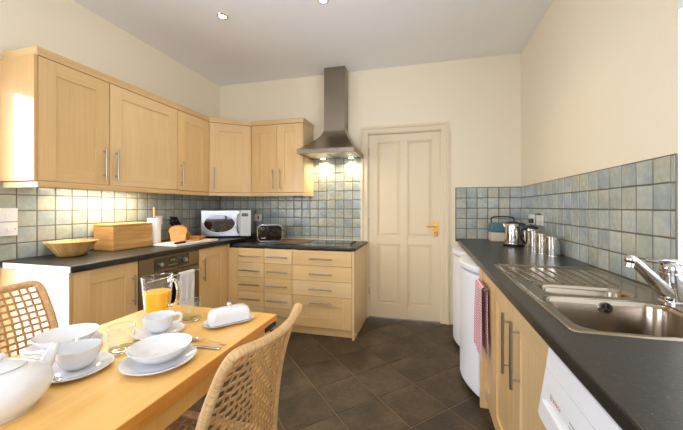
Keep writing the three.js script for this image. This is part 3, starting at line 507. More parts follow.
{ // washing machine
  const zF = -0.93, zN = -0.333, w = zN - zF, D = RX - 0.02, t = thing('washing_machine', 'white front-loading washing machine under the near worktop', 'appliance', [D, 0, (zF + zN) / 2], -P2), F = D - 0.335;
  part('body', bx(-w / 2, w / 2, 0.015, 0.855, 0.03, F, 0.006), M.appliance, t);
  // fascia: leans out towards its lower edge
  const fp = [[F, 0.857], [F + 0.006, 0.862], [F + 0.014, 0.858], [F + 0.02, 0.81], [F + 0.04, 0.68], [F + 0.036, 0.665], [F, 0.655]];
  const fg = extrude(fp.map(([z, y]) => [-z, y]), w, 0.004); fg.rotateY(P2); fg.translate(-w / 2, 0, 0);
  const fa = part('fascia', fg, M.appliance, t);
  const lean = (y) => F + 0.02 + (0.81 - y) * 0.02 / 0.13 + 0.0008, rx = -Math.atan(0.02 / 0.13);
  const logo = canvasMat(512, 160, (c, W_, H) => { c.fillStyle = '#eef0f4'; c.fillRect(0, 0, W_, H); c.strokeStyle = '#6a6e76'; c.lineWidth = 9; c.beginPath(); c.arc(74, 80, 52, 0, 7); c.stroke(); c.lineWidth = 12; c.beginPath(); c.moveTo(52, 44); c.lineTo(52, 116); c.moveTo(96, 44); c.lineTo(96, 116); c.moveTo(52, 80); c.lineTo(96, 80); c.stroke(); c.fillStyle = '#d01a2a'; c.font = 'bold 104px sans-serif'; c.fillText('BOSCH', 150, 117, 350); }, { roughness: 0.28 });
  plate('logo', 0.066, 0.0206, logo, fa, [-w / 2 + 0.088, 0.756, lean(0.756)], [rx, 0, 0]);
  const note = canvasMat(256, 96, (c, W_, H) => { c.fillStyle = '#eef0f4'; c.fillRect(0, 0, W_, H); c.fillStyle = '#6b6f78'; for (let k = 0; k < 9; k++) { c.fillRect(10 + k * 22, 18, 14, 16); if (k < 7) c.fillRect(10 + k * 20, 58, 12, 12); } }, { roughness: 0.28 });
  plate('print', 0.06, 0.0225, note, fa, [-w / 2 + 0.19, 0.756, lean(0.756)], [rx, 0, 0]);
  const dr = part('detergent_drawer', bx(-w / 2 + 0.03, -w / 2 + 0.17, -0.025, 0.025, -0.004, 0.008, 0.006), M.appliance, fa); dr.position.set(0, 0.708, lean(0.708)); dr.rotation.x = rx;
  part('dial', rod([0.1, 0.745, F + 0.02], [0.1, 0.75, F + 0.055], 0.03, 28), M.white, fa);
  part('seam', bx(-w / 2 + 0.004, w / 2 - 0.004, 0.8095, 0.811, F + 0.012, F + 0.0206, 0), M.applianceGrey, fa);
  const ring = new THREE.TorusGeometry(0.165, 0.022, 14, 48); ring.translate(0, 0.43, F + 0.012); const dor = part('door_ring', flat(ring), M.white, t);
  const gl = new THREE.SphereGeometry(0.2, 40, 12, 0, Math.PI * 2, 0, 0.86); gl.rotateX(P2); gl.translate(0, 0.43, F - 0.12); part('door_glass', flat(gl), M.darkGlass, dor);
  for (const s of [-1, 1]) part('foot', cyl(0.018, 0.018, 0.0005, 0.016, s * (w / 2 - 0.05), F - 0.05, 16), M.black, t);
}
// steel sink: rim, recessed deck, main bowl, half bowl, ribbed drainer
{
  const t = thing('kitchen_sink', 'stainless steel one-and-a-half-bowl sink with ribbed drainer set in the right worktop', 'sink');
  const loft = (rings) => { const pos = [], idx = [], n = rings[0].length; for (const r of rings) for (const p of r) pos.push(...p); for (let i = 0; i + 1 < rings.length; i++) for (let k = 0; k < n; k++) { const a = i * n + k, b = i * n + (k + 1) % n; idx.push(a, b, b + n, a, b + n, a + n); } const g = new THREE.BufferGeometry(); g.setAttribute('position', new THREE.Float32BufferAttribute(pos, 3)); g.setIndex(idx); return g; };
  const ring = (x0, x1, z0, z1, r, y) => rrect(x0, x1, z0, z1, r, 8).map(([x, z]) => [x, y, z]);
  const cap = (r) => { const n = r.length, c = r.reduce((s, p) => [s[0] + p[0] / n, s[1] + p[1] / n, s[2] + p[2] / n], [0, 0, 0]), pos = [...c], idx = []; for (const p of r) pos.push(...p); for (let i = 0; i < n; i++) idx.push(0, 1 + (i + 1) % n, 1 + i); const g = new THREE.BufferGeometry(); g.setAttribute('position', new THREE.Float32BufferAttribute(pos, 3)); g.setIndex(idx); return g; };
  const { x0, x1, z0, z1 } = SK, fin = (g) => uvm(flat(toCreasedNormals(g, 0.9)));
  const rimR = [[0, 0.9055, 0.03], [0.001, 0.9085, 0.03], [0.006, 0.91, 0.028], [0.016, 0.9095, 0.022], [0.024, 0.904, 0.018], [0.028, 0.9035, 0.016]].map(([i, y, r]) => ring(x0 + i, x1 - i, z0 + i, z1 - i, r, y));
  part('rim', fin(loft(rimR)), M.sink, t);
  const bowl = { x0: 0.41, x1: 0.8, z0: -1.3, z1: -0.957 }, half = { x0: 0.455, x1: 0.775, z0: -1.49, z1: -1.33 };
  const sh = new THREE.Shape(rrect(x0 + 0.0275, x1 - 0.0275, z0 + 0.0275, z1 - 0.0275, 0.016).map(([x, z]) => new THREE.Vector2(x, -z)));
  for (const [b, r] of [[bowl, 0.06], [half, 0.05]]) sh.holes.push(new THREE.Path(rrect(b.x0, b.x1, b.z0, b.z1, r).map(([x, z]) => new THREE.Vector2(x, -z))));
  const deck = new THREE.ShapeGeometry(sh); deck.rotateX(-P2); deck.translate(0, 0.9035, 0); part('deck', uvm(flat(deck)), M.sink, t);
  const mk = (b, r, depth) => { const L = [[0, 0, r], [0.004, -0.0015, r], [0.008, -0.006, r - 0.004], [0.012, -0.02, r - 0.006], [0.02, -(depth - 0.03), r - 0.008], [0.026, -(depth - 0.012), r - 0.012], [0.04, -(depth - 0.002), r - 0.02], [0.06, -depth, r - 0.03]].map(([i, y, rr]) => ring(b.x0 + i, b.x1 - i, b.z0 + i, b.z1 - i, Math.max(rr, 0.008), 0.9035 + y)); return fin(mergeVertices(mergeGeometries([loft(L), cap(L.at(-1))]), 1e-5)); };
  const mb = part('main_bowl', mk(bowl, 0.06, 0.17), M.sink, t); const hb = part('half_bowl', mk(half, 0.05, 0.09), M.sink, t);
  part('waste', cyl(0.042, 0.042, 0.7338, 0.7362, 0.605, -1.13, 32), M.polish, mb); part('waste', cyl(0.03, 0.03, 0.8138, 0.8162, 0.61, -1.4, 28), M.polish, hb);
  // overflow grille on the far wall of the main bowl
  const ov = part('overflow', rod([0.628, 0.873, -1.2868], [0.628, 0.873, -1.2812], 0.021, 32), M.polish, mb);
  for (let k = 0; k < 3; k++) { const s = new THREE.Shape(); s.absarc(0, 0, 0.0155, P2 + 0.35 + k * 2.094, P2 + 1.75 + k * 2.094, false); s.absarc(0, 0, 0.004, P2 + 1.75 + k * 2.094, P2 + 0.35 + k * 2.094, true); const g = new THREE.ShapeGeometry(s, 8); g.translate(0.628, 0.873, -1.2807); part('slot', flat(g), M.black, ov); }
  // drainer ribs: fans of thin raised beads
  const ribs = [];
  for (let i = 0; i < 9; i++) { const a = 0.435 + i * 0.048; ribs.push(vtube([[0.60 + (a - 0.6) * 0.86, 0.9035, -1.52], [0.6 + (a - 0.6) * 0.95, 0.9045, -1.7], [a, 0.9035, -1.868]], () => 0.0045, 14, 8)); }
  for (let i = 0; i < 4; i++) ribs.push(vtube([[0.415, 0.9035, -1.83 + i * 0.075], [0.432, 0.9042, -1.8 + i * 0.075], [0.448, 0.9035, -1.77 + i * 0.075]], () => 0.0028, 8, 8));
  part('drainer_ribs', ribs, M.sink, t).userData.kind = 'stuff';
}
{ // mixer tap
  const X = 0.836, Z = -1.302, t = thing('mixer_tap', 'chrome single-lever mixer tap behind the sink bowls', 'tap', [X, 0.9035, Z]);
  part('base', lathe([[0, 0.0005], [0.037, 0.0005], [0.037, 0.006], [0.033, 0.01], [0, 0.01]]), M.chrome, t);
  part('column', smoothLathe([[0.031, 0.009], [0.031, 0.04], [0.0315, 0.075], [0.0315, 0.098]], 40), M.chrome, t);
  part('collar', lathe([[0.0317, 0.098], [0.034, 0.1], [0.034, 0.106], [0.0317, 0.108]]), M.chrome, t);
  const cap = part('cartridge', smoothLathe([[0.0317, 0.108], [0.0317, 0.122], [0.028, 0.134], [0.016, 0.141], [0.0, 0.143]], 40), M.chrome, t);
  part('lever', vtube([[0.026, 0.112, 0.014], [0.014, 0.138, 0.007], [-0.012, 0.146, -0.004], [-0.04, 0.139, -0.018], [-0.06, 0.141, -0.03]], (s) => 0.022 - 0.015 * s, 24, 14, 0.6), M.chrome, t);
  part('hot_mark', rod([-0.029, 0.118, 0.009], [-0.0312, 0.118, 0.0098], 0.003), M.red, cap); part('cold_mark', rod([-0.0265, 0.118, 0.0155], [-0.0285, 0.118, 0.0168], 0.003), M.blue, cap);
  part('spout', vtube([[-0.01, 0.03, 0.004], [-0.04, 0.052, 0.018], [-0.09, 0.098, 0.044], [-0.15, 0.15, 0.074], [-0.166, 0.162, 0.082]], (s) => 0.024 - 0.0085 * s, 28, 18), M.chrome, t);
  const tip = part('spout_end', flat(new THREE.SphereGeometry(0.017, 24, 16)), M.chrome, t); tip.position.set(-0.168, 0.159, 0.083);
  part('aerator', rod([-0.168, 0.156, 0.083], [-0.172, 0.134, 0.083], 0.0125, 20), M.chrome, t);
}
// cooker hood
{
  const t = thing('cooker_hood', 'stainless steel chimney cooker hood with two lit lamps', 'cooker hood', [-0.995, 0, BZ]);
  const hw = 0.3, d = 0.49, y0 = 1.785, y1 = 1.83, cw = 0.12, cd = 0.165, yt = 2.085;
  // canopy skin, concave towards the chimney; open below
  const ring = (k, y) => { const s = Math.pow(1 - k, 1.3), s2 = Math.pow(1 - k, 1.6), w = cw + 0.004 + (hw - cw - 0.004) * s, f = cd + 0.004 + (d - cd - 0.004) * s2; return [[-w, y, 0.012], [w, y, 0.012], [w, y, f], [-w, y, f]]; };
  const pos = [], idx = []; const rows = []; for (let i = 0; i <= 14; i++) rows.push(ring(i / 14, y1 + (yt - y1) * i / 14));
  for (let i = 0; i < 14; i++) for (let k = 0; k < 4; k++) { const a = rows[i][k], b = rows[i][(k + 1) % 4], c = rows[i + 1][(k + 1) % 4], e = rows[i + 1][k]; pos.push(...a, ...c, ...b, ...a, ...e, ...c); }
  const g = new THREE.BufferGeometry(); g.setAttribute('position', new THREE.Float32BufferAttribute(pos, 3)); g.computeVertexNormals(); 
  const sm = flat(toCreasedNormals(g, 0.6));
  part('canopy', uvm(sm, true), M.steel, t);
  const rim = part('rim', [bx(-hw, hw, y0, y1, d - 0.012, d, 0.002), bx(-hw, -hw + 0.012, y0, y1, 0.012, d - 0.012, 0.002), bx(hw - 0.012, hw, y0, y1, 0.012, d - 0.012, 0.002)], M.steel, t);
  part('chimney', uvm(bx(-cw, cw, yt, CH - 0.001, 0.012, cd, 0.002), true), M.steel, t);
  for (let i = 0; i < 4; i++) part('vent_slot', bx(cw, cw + 0.0012, 2.12 + i * 0.014, 2.127 + i * 0.014, 0.04, 0.12, 0), M.black, t);
  const under = part('underside', bx(-hw + 0.012, hw - 0.012, y0 + 0.012, y0 + 0.02, 0.012, d - 0.012, 0), M.steel, t);
  for (const x of [-0.135, 0.135]) part('grease_filter', bx(x - 0.12, x + 0.12, y0 + 0.006, y0 + 0.0115, 0.12, d - 0.05, 0.002), M.silver, under);
  for (let i = 0; i < 5; i++) part('button', bx(0.02 + i * 0.026, 0.036 + i * 0.026, y0 + 0.016, y0 + 0.028, d, d + 0.004, 0.001), M.polish, rim);
  for (const x of [-0.165, 0.165]) {
    const l = part('lamp', cyl(0.026, 0.026, y0 + 0.002, y0 + 0.0115, x, 0.07, 24), M.lampGlow, under, 'lit round halogen lamp');
    const s = new THREE.SpotLight(WARM, 1.5, 0, 1.4, 0.9, 2); s.position.set(-0.995 + x, y0 - 0.004, BZ + 0.07); s.target.position.set(-0.995 + x, 0.85, BZ + 0.1); s.castShadow = true; s.shadow.radius = 1; s.name = 'hood_lamp'; scene.add(s, s.target);
  }
}
{ // under-cabinet strip light
  const t = thing('under_cabinet_light', 'slim strip light lit beneath the wide wall cabinet', 'light', [-2.43, 1.373, -1.84]);
  part('housing', bx(-0.03, 0.03, 0.004, 0.0255, -0.3, 0.3, 0.003), M.white, t);
  part('diffuser', bx(-0.024, 0.024, 0, 0.0038, -0.29, 0.29, 0), M.lampGlow, t);
  const l = new THREE.RectAreaLight(new THREE.Color(1, 0.9, 0.72), 85, 0.58, 0.04); l.position.set(-2.43, 1.371, -1.84); l.rotation.set(-P2, 0, P2); l.name = 'strip_light'; scene.add(l);
}
// ceiling downlights
const spots = [[-1.611, -2.125, 'recessed ceiling downlight above the left worktop'], [-0.756, -2.142, 'recessed ceiling downlight at the top edge, above the floor'], [0.1, -2.142, 'recessed ceiling downlight above the fridges'], [-1.611, -0.75, 'recessed ceiling downlight above the left chair'], [-0.756, -0.75, 'recessed ceiling downlight above the table'], [0.1, -0.75, 'recessed ceiling downlight above the washing machine']];
for (const [x, z, label] of spots) {
  const t = thing('ceiling_downlight', label, 'light', [x, CH, z], 0, 'recessed ceiling downlights');
  part('bezel', lathe([[0.028, -0.0005], [0.03, -0.006], [0.04, -0.005], [0.043, -0.0005]], 36), M.polish, t);
  part('lamp', cyl(0.029, 0.029, -0.004, -0.0008, 0, 0, 28), M.lampGlow, t);
  const s = new THREE.SpotLight(new THREE.Color(1, 0.83, 0.6), z < -1.5 ? 3.2 : 0.9, 0, 1.05, 0.8, 2); s.position.set(x, CH - 0.008, z); s.target.position.set(x, 0, z); s.castShadow = true; s.shadow.radius = 1.5; s.name = 'downlight'; scene.add(s, s.target);
}

// ---------------------------------------------------------------- things on the left and back worktops
const LY = 0.9005, KY = 0.8555, RY = 0.9055;
function wallPlate(name, label, cat, pos, turn, w, h) { const t = thing(name, label, cat, pos, turn); part('plate', bx(-w / 2, w / 2, -h / 2, h / 2, 0, 0.009, 0.003), M.plastic, t); return t; }
{ const s = wallPlate('light_switch', 'white light switch on the left wall tiles, above the dimmer', 'switch', [LX + 0.0088, 1.19, -1.329], P2, 0.086, 0.086); for (const x of [-0.012, 0.012]) part('rocker', bx(x - 0.006, x + 0.006, -0.012, 0.012, 0.009, 0.012, 0.001), M.white, s); }
{ const s = wallPlate('dimmer_switch', 'white dimmer switch with a round knob, below the light switch', 'switch', [LX + 0.0088, 1.1, -1.329], P2, 0.086, 0.086); part('knob', rod([0, 0, 0.009], [0, 0, 0.021], 0.012, 24), M.white, s); part('indicator', rod([0.03, 0, 0.009], [0.03, 0, 0.0105], 0.003), M.red, s); }
{ const s = wallPlate('wall_socket', 'white wall socket behind the kitchen roll', 'socket', [LX + 0.0088, 1.11, -2.428], P2, 0.086, 0.086); part('rocker', bx(0.018, 0.03, 0.012, 0.03, 0.009, 0.012, 0.001), M.white, s); part('pin_hole', bx(-0.008, -0.004, -0.012, 0, 0.009, 0.0093, 0), M.black, s); part('pin_hole', bx(0.006, 0.01, -0.012, 0, 0.009, 0.0093, 0), M.black, s); }
{ const s = wallPlate('cooker_switch', 'white cooker switch with a red rocker beside the microwave', 'switch', [-2.036, 1.11, BZ + 0.0088], 0, 0.11, 0.09); part('rocker', bx(0.008, 0.026, -0.018, 0.018, 0.009, 0.0145, 0.002), M.red, s, 'red rocker'); part('indicator', rod([-0.025, 0.0, 0.009], [-0.025, 0.0, 0.0105], 0.005), M.white, s); }
for (const [z, l, n] of [[-3.005, 'white double socket nearer the corner, behind the kettle', 'far'], [-2.805, 'white double socket with a black plug top, above the steel canisters', 'near']]) { const s = wallPlate('double_socket', l, 'socket', [RX - 0.0088, 1.13, z], -P2, 0.146, 0.086); for (const x of [-0.036, 0.036]) { part('rocker', bx(x - 0.006, x + 0.006, 0.012, 0.03, 0.009, 0.012, 0.001), M.white, s); for (const k of [-1, 1]) part('pin_hole', bx(x + k * 0.011 - 0.002, x + k * 0.011 + 0.002, -0.022, -0.01, 0.009, 0.0093, 0), M.black, s); } if (n === 'near') part('plug', bx(-0.028, 0.012, 0.046, 0.056, 0.002, 0.03, 0.003), M.black, s, 'black plug top'); }
tag(mesh('wooden_bowl', lathe([[0, 0.0005], [0.07, 0.0005], [0.078, 0.004], [0.1, 0.04], [0.125, 0.075], [0.142, 0.098], [0.144, 0.1], [0.139, 0.1005], [0.12, 0.076], [0.094, 0.042], [0.068, 0.014], [0, 0.011]], 56), M.oak), 'turned wooden bowl beside the bread bin', 'bowl').position.set(-2.422, LY, -1.585);
{
  const t = thing('bread_bin', 'rectangular oak bread bin with a lid on the left worktop', 'bread bin', [-2.445, LY, -1.985], P2);
  part('body', [bx(-0.17, 0.17, 0.0005, 0.186, -0.1, 0.1, 0.003, true)], M.oak, t);
  part('lid', bx(-0.172, 0.172, 0.188, 0.205, -0.102, 0.102, 0.003, true), M.oak, t);
}
{
  const t = thing('kitchen_roll_holder', 'wooden kitchen roll holder with a thick white paper roll', 'kitchen roll', [-2.395, LY, -2.22]);
  part('base', cyl(0.066, 0.066, 0.0005, 0.014, 0, 0, 40), M.oak, t);
  part('pole', [cyl(0.009, 0.009, 0.014, 0.322, 0, 0, 16), flat(new THREE.SphereGeometry(0.012, 16, 12).translate(0, 0.325, 0))], M.oak, t);
  part('paper_roll', lathe([[0.02, 0.016], [0.052, 0.016], [0.053, 0.02], [0.053, 0.236], [0.052, 0.239], [0.02, 0.239]], 44), M.paper, t);
}
const bd = [-2.17, LY, -2.37];
{ const m = mesh('bread_board', uvm(new RoundedBoxGeometry(0.26, 0.021, 0.5, 3, 0.006)), M.board); tag(m, 'cream bread board on the left worktop, under the cut loaf', 'board'); m.position.set(bd[0], LY + 0.0107, bd[2]); m.rotation.y = -0.04; }
const BT = LY + 0.0215;
{ // half a tin loaf, cut face towards the camera
  const t = thing('loaf', 'half a crusty tin loaf standing on the bread board, cut face forward', 'bread', [-2.235, BT, -2.325], 0.72);
  const prof = [[-0.062, 0.001], [0.062, 0.001], [0.069, 0.075], [0.076, 0.085], [0.078, 0.1], [0.068, 0.125], [0.04, 0.14], [0, 0.145], [-0.04, 0.14], [-0.068, 0.125], [-0.078, 0.1], [-0.076, 0.085], [-0.069, 0.075]];
  const g = extrude(prof, 0.12, 0.006); g.translate(0, 0, -0.13); part('crust', uvm(g), M.crust, t);
  const s = new THREE.Shape(prof.map(([x, y]) => new THREE.Vector2(x * 0.93, 0.004 + y * 0.93))); const f = new THREE.ExtrudeGeometry(s, { depth: 0.003, bevelEnabled: false }); f.translate(0, 0, -0.0108); part('crumb', uvm(flat(f)), M.crumb, t);
}
{ // slices
  const sl = (label, pos, rx, ry) => { const p = [[-0.05, -0.055], [0.05, -0.055], [0.053, 0.01], [0.06, 0.03], [0.045, 0.055], [0, 0.062], [-0.045, 0.055], [-0.06, 0.03], [-0.053, 0.01]]; const t = thing('bread_slice', label, 'bread', pos, ry, 'bread slices'); const g = extrude(p, 0.014, 0.003); g.rotateX(-P2); const c = part('crust', uvm(g), M.crust, t); const s = new THREE.ShapeGeometry(new THREE.Shape(p.map(([x, y]) => new THREE.Vector2(x * 0.9, y * 0.9)))); s.rotateX(-P2); s.translate(0, 0.0146, 0); part('crumb', uvm(flat(s)), M.crumb, t); t.rotation.z = rx; };
  sl('slice of bread lying on the board, nearer the loaf', [-2.19, BT + 0.0005, -2.49], 0, 1.9); sl('slice of bread leaning on the other slice, towards the microwave', [-2.2, BT + 0.0155, -2.52], 0.0, 1.6);
}
{ const t = thing('bread_knife', 'bread knife with a black handle lying on the bread board', 'knife', [-2.085, BT + 0.0005, -2.19], P2 + 0.06); part('handle', bx(-0.06, 0.06, 0, 0.016, -0.011, 0.011, 0.005), M.black, t); part('blade', extrude([[0.058, -0.01], [0.25, -0.006], [0.262, 0.006], [0.058, 0.011]], 0.002, 0).rotateX(-P2).translate(0, 0.004, 0), M.chrome, t); }
{ // knife block, leaning, with black handled knives
  const t = thing('knife_block', 'slanted wooden knife block holding black-handled knives', 'knife block', [-2.47, LY, -2.605], P2);
  // local x runs away from the camera; the wedge leans towards the camera
  const g = extrude([[-0.03, 0.0005], [0.15, 0.0005], [-0.03, 0.165], [-0.1, 0.115]], 0.1, 0.003); g.translate(0, 0, -0.05); part('block', uvm(g, true), M.oak, t);
  for (const [k, z] of [[0.12, -0.03], [0.12, 0.0], [0.12, 0.03], [0.5, -0.02], [0.5, 0.02], [0.85, 0.0]]) { const x = -0.03 - 0.07 * k, y = 0.165 - 0.05 * k, dx = -0.58, dy = 0.81, L = 0.105 - 0.03 * k; part('knife_handle', vtube([[x, y, z], [x + dx * L * 0.5, y + dy * L * 0.5, z], [x + dx * L, y + dy * L, z]], (s) => 0.011 + 0.002 * Math.sin(s * 9), 10, 10, 0.7), M.black, t); }
}
{ // microwave across the corner
  const w = 0.52, d = 0.33, h = 0.303, t = thing('microwave', 'silver microwave oven with an oval door window, across the corner', 'microwave', [-2.232, LY, -3.062], Math.atan2(0.25, 0.518));
  const f = d / 2;
  part('casing', bx(-w / 2, w / 2, 0.014, h, -f, f - 0.022, 0.006), M.silver, t);
  for (const [x, z] of [[-0.2, -0.12], [0.2, -0.12], [-0.2, 0.12], [0.2, 0.12]]) part('foot', cyl(0.014, 0.014, 0, 0.015, x, z, 14), M.black, t);
  const dr = part('door', bx(-w / 2, 0.145, 0.014, h, f - 0.021, f, 0.006), M.silver, t);
  const ell = (a, b, n = 48) => [...Array(n)].map((_, i) => [Math.cos(i / n * 6.28319) * a, Math.sin(i / n * 6.28319) * b]);
  const bz = extrude(ell(0.178, 0.112), 0.008, 0.003, [ell(0.158, 0.094)]); bz.translate(-0.068, 0.155, f); part('window_surround', bz, M.silver, dr);
  const wg = extrude(ell(0.159, 0.095), 0.003, 0.001); wg.translate(-0.068, 0.155, f); part('window_glass', wg, M.darkGlass, dr);
  part('handle', vtube([[0.128, 0.05, f + 0.002], [0.118, 0.1, f + 0.016], [0.116, 0.155, f + 0.02], [0.118, 0.21, f + 0.016], [0.128, 0.26, f + 0.002]], () => 0.011, 24, 14), M.silver, dr);
  const cp = part('control_panel', bx(0.147, w / 2, 0.014, h, f - 0.021, f, 0.004), M.panelGrey, t);
  plate('display', 0.07, 0.035, canvasMat(128, 64, (c) => { c.fillStyle = '#20241a'; c.fillRect(0, 0, 128, 64); c.fillStyle = '#a9b878'; c.font = 'bold 40px monospace'; c.fillText('12:00', 6, 46); }), cp, [0.198, 0.252, f + 0.0008]);
  for (let i = 0; i < 7; i++) for (let j = 0; j < 3; j++) part('button', bx(0.17 + j * 0.021, 0.186 + j * 0.021, 0.05 + i * 0.024, 0.064 + i * 0.024, f, f + 0.0025, 0.001), M.applianceGrey, cp);
  plate('maker_mark', 0.042, 0.012, canvasMat(128, 36, (c) => { c.fillStyle = '#c3c5c9'; c.fillRect(0, 0, 128, 36); c.fillStyle = '#22242a'; for (let k = 0; k < 5; k++) c.fillRect(8 + k * 23, 9, 16, 18); }, { metalness: 0.5 }), dr, [-0.205, 0.038, f + 0.0008]);
}
{ // toaster
  const t = thing('toaster', 'glossy black two-slot toaster with chrome edges', 'toaster', [-1.69, KY, -3.04], 0.42);
  const w = 0.26, h = 0.185, d = 0.15, prof = rrect(-w / 2, w / 2, 0.012, h, 0.045, 8);
  part('shell', extrude(prof, d - 0.03, 0.004).translate(0, 0, -(d - 0.03) / 2), M.gloss, t);
  for (const s of [-1, 1]) part('end_band', extrude(rrect(-w / 2 - 0.003, w / 2 + 0.003, 0.009, h + 0.003, 0.048, 8), 0.006, 0.0008, [rrect(-w / 2 + 0.002, w / 2 - 0.002, 0.014, h - 0.002, 0.044, 8)]).translate(0, 0, s * 0.0578 - 0.003), M.polish, t);
  for (const z of [-0.028, 0.028]) part('slot', bx(-0.085, 0.085, h, h + 0.0006, z - 0.011, z + 0.011, 0), M.black, t);
  part('lever', bx(w / 2 + 0.001, w / 2 + 0.022, 0.115, 0.128, -0.018, 0.018, 0.004), M.black, t);
  part('base', bx(-w / 2 + 0.02, w / 2 - 0.02, 0.0005, 0.012, -0.06, 0.06, 0.003), M.black, t);
  plate('maker_mark', 0.05, 0.014, canvasMat(128, 36, (c) => { c.fillStyle = '#111'; c.fillRect(0, 0, 128, 36); c.fillStyle = '#d8d8d8'; c.fillRect(6, 12, 116, 12); }), t, [-0.07, 0.045, (d - 0.03) / 2 + 0.001]);
}
{ // rack of slats left of the hob
  const t = thing('cooling_rack', 'slatted brown rack lying on the worktop between toaster and hob', 'rack', [-1.4, KY, -3.06], 0);
  for (let i = 0; i < 14; i++) part('slat', bx(-0.152 + i * 0.0225, -0.141 + i * 0.0225, 0.006, 0.014, -0.2, 0.2, 0.002), M.rackWood, t);
  for (const z of [-0.17, 0, 0.17]) part('crossbar', bx(-0.155, 0.155, 0.0005, 0.006, z - 0.006, z + 0.006, 0.001), M.rackWood, t);
}
{ // glass hob
  const t = thing('hob', 'black glass hob with steel edge set into the lower worktop', 'hob', [-0.975, KY, -3.06]);
  part('glass_plate', bx(-0.26, 0.26, 0.0005, 0.006, -0.24, 0.24, 0.002), M.gloss, t);
  part('frame', [bx(-0.266, -0.2605, 0.0005, 0.007, -0.246, 0.246, 0.001), bx(0.2605, 0.266, 0.0005, 0.007, -0.246, 0.246, 0.001), bx(-0.26, 0.26, 0.0005, 0.007, 0.2405, 0.246, 0.001), bx(-0.26, 0.26, 0.0005, 0.007, -0.246, -0.2405, 0.001)], M.polish, t);
  for (const [x, z, r] of [[-0.13, -0.11, 0.07], [0.1, -0.11, 0.085], [-0.13, 0.11, 0.085], [0.1, 0.11, 0.07]]) { const g = new THREE.RingGeometry(r - 0.002, r, 40); g.rotateX(-P2); g.translate(x, 0.0064, z); part('cooking_zone', flat(g), M.applianceGrey, t); }
  part('control_strip', bx(0.205, 0.245, 0.006, 0.0066, -0.12, 0.12, 0), M.silver, t);
  for (let i = 0; i < 4; i++) part('knob', cyl(0.014, 0.013, 0.0066, 0.02, 0.225, -0.09 + i * 0.06, 20), M.black, t);
}

// ---------------------------------------------------------------- things on the right worktop
{
  const t = thing('handled_box', 'teal and cream box with a dark carrying handle, in the far right corner', 'box', [0.715, RY, -3.215], 0);
  part('lower_shell', bx(-0.115, 0.115, 0.0005, 0.09, -0.07, 0.07, 0.012), M.cream, t); part('upper_shell', bx(-0.115, 0.115, 0.091, 0.178, -0.07, 0.07, 0.012), M.teal, t);
  part('handle', tube([[-0.1, 0.165, 0], [-0.1, 0.225, 0], [-0.085, 0.235, 0], [0.085, 0.235, 0], [0.1, 0.225, 0], [0.1, 0.165, 0]], 0.006, 40), M.black, t);
  part('badge', bx(0.01, 0.05, 0.12, 0.145, 0.07, 0.0725, 0.001), M.brass, t);
}
{
  const t = thing('kettle', 'polished steel jug kettle on a black base with a black handle', 'kettle', [0.718, RY, -2.855], -0.6);
  part('power_base', lathe([[0, 0.0005], [0.076, 0.0005], [0.078, 0.012], [0.07, 0.02], [0, 0.02]]), M.black, t);
  part('body', smoothLathe([[0.0, 0.0215], [0.06, 0.0215], [0.064, 0.03], [0.064, 0.1], [0.06, 0.17], [0.055, 0.192]], 48), M.polish, t);
  part('lid', smoothLathe([[0.055, 0.192], [0.05, 0.203], [0.025, 0.212], [0.01, 0.214], [0, 0.214]], 40), M.black, t);
  part('handle', vtube([[0.05, 0.19, 0.0], [0.085, 0.185, 0], [0.1, 0.15, 0], [0.09, 0.1, 0], [0.062, 0.08, 0]], () => 0.012, 30, 12), M.black, t);
  part('spout', vtube([[-0.05, 0.15, 0], [-0.07, 0.175, 0], [-0.078, 0.192, 0]], (s) => 0.016 - 0.004 * s, 12, 12), M.polish, t);
}
{
  const t = thing('coffee_press', 'dark steel coffee press with a black lid and plunger knob', 'coffee press', [0.815, RY + 0.0005, -2.715], 0.4);
  part('body', smoothLathe([[0, 0.0005], [0.048, 0.0005], [0.05, 0.008], [0.05, 0.15], [0.05, 0.16]], 40), M.polish, t);
  part('lid', lathe([[0.052, 0.16], [0.052, 0.172], [0.03, 0.186], [0, 0.186]], 40), M.black, t);
  part('plunger', [cyl(0.003, 0.003, 0.186, 0.205, 0, 0, 10), cyl(0.018, 0.018, 0.204, 0.24, 0, 0, 24)], M.black, t);
  part('handle', vtube([[-0.048, 0.155, 0], [-0.085, 0.15, 0], [-0.09, 0.09, 0], [-0.05, 0.04, 0]], () => 0.009, 24, 10), M.black, t);
}
for (const [x, z, r, h, l] of [[0.8, -2.575, 0.045, 0.155, 'tall polished steel canister next to the coffee press'], [0.812, -2.462, 0.043, 0.142, 'middle polished steel canister of the row by the wall'], [0.842, -2.36, 0.046, 0.132, 'front polished steel canister, closest to the sink drainer']]) {
  const t = thing('canister', l, 'canister', [x, RY, z], 0, 'steel canisters on the right worktop');
  part('body', smoothLathe([[0, 0.0005], [r - 0.002, 0.0005], [r, 0.004], [r, h * 0.5], [r, h - 0.02]], 40, 40), M.polish, t);
  part('lid', lathe([[r + 0.001, h - 0.0195], [r + 0.0015, h - 0.004], [r - 0.004, h], [0, h]], 40), M.polish, t);
  part('clip', [tube([[-r - 0.001, h - 0.03, 0.01], [-r - 0.012, h - 0.045, 0], [-r - 0.001, h - 0.06, -0.01]], 0.002, 14, 6)], M.chrome, t);
}

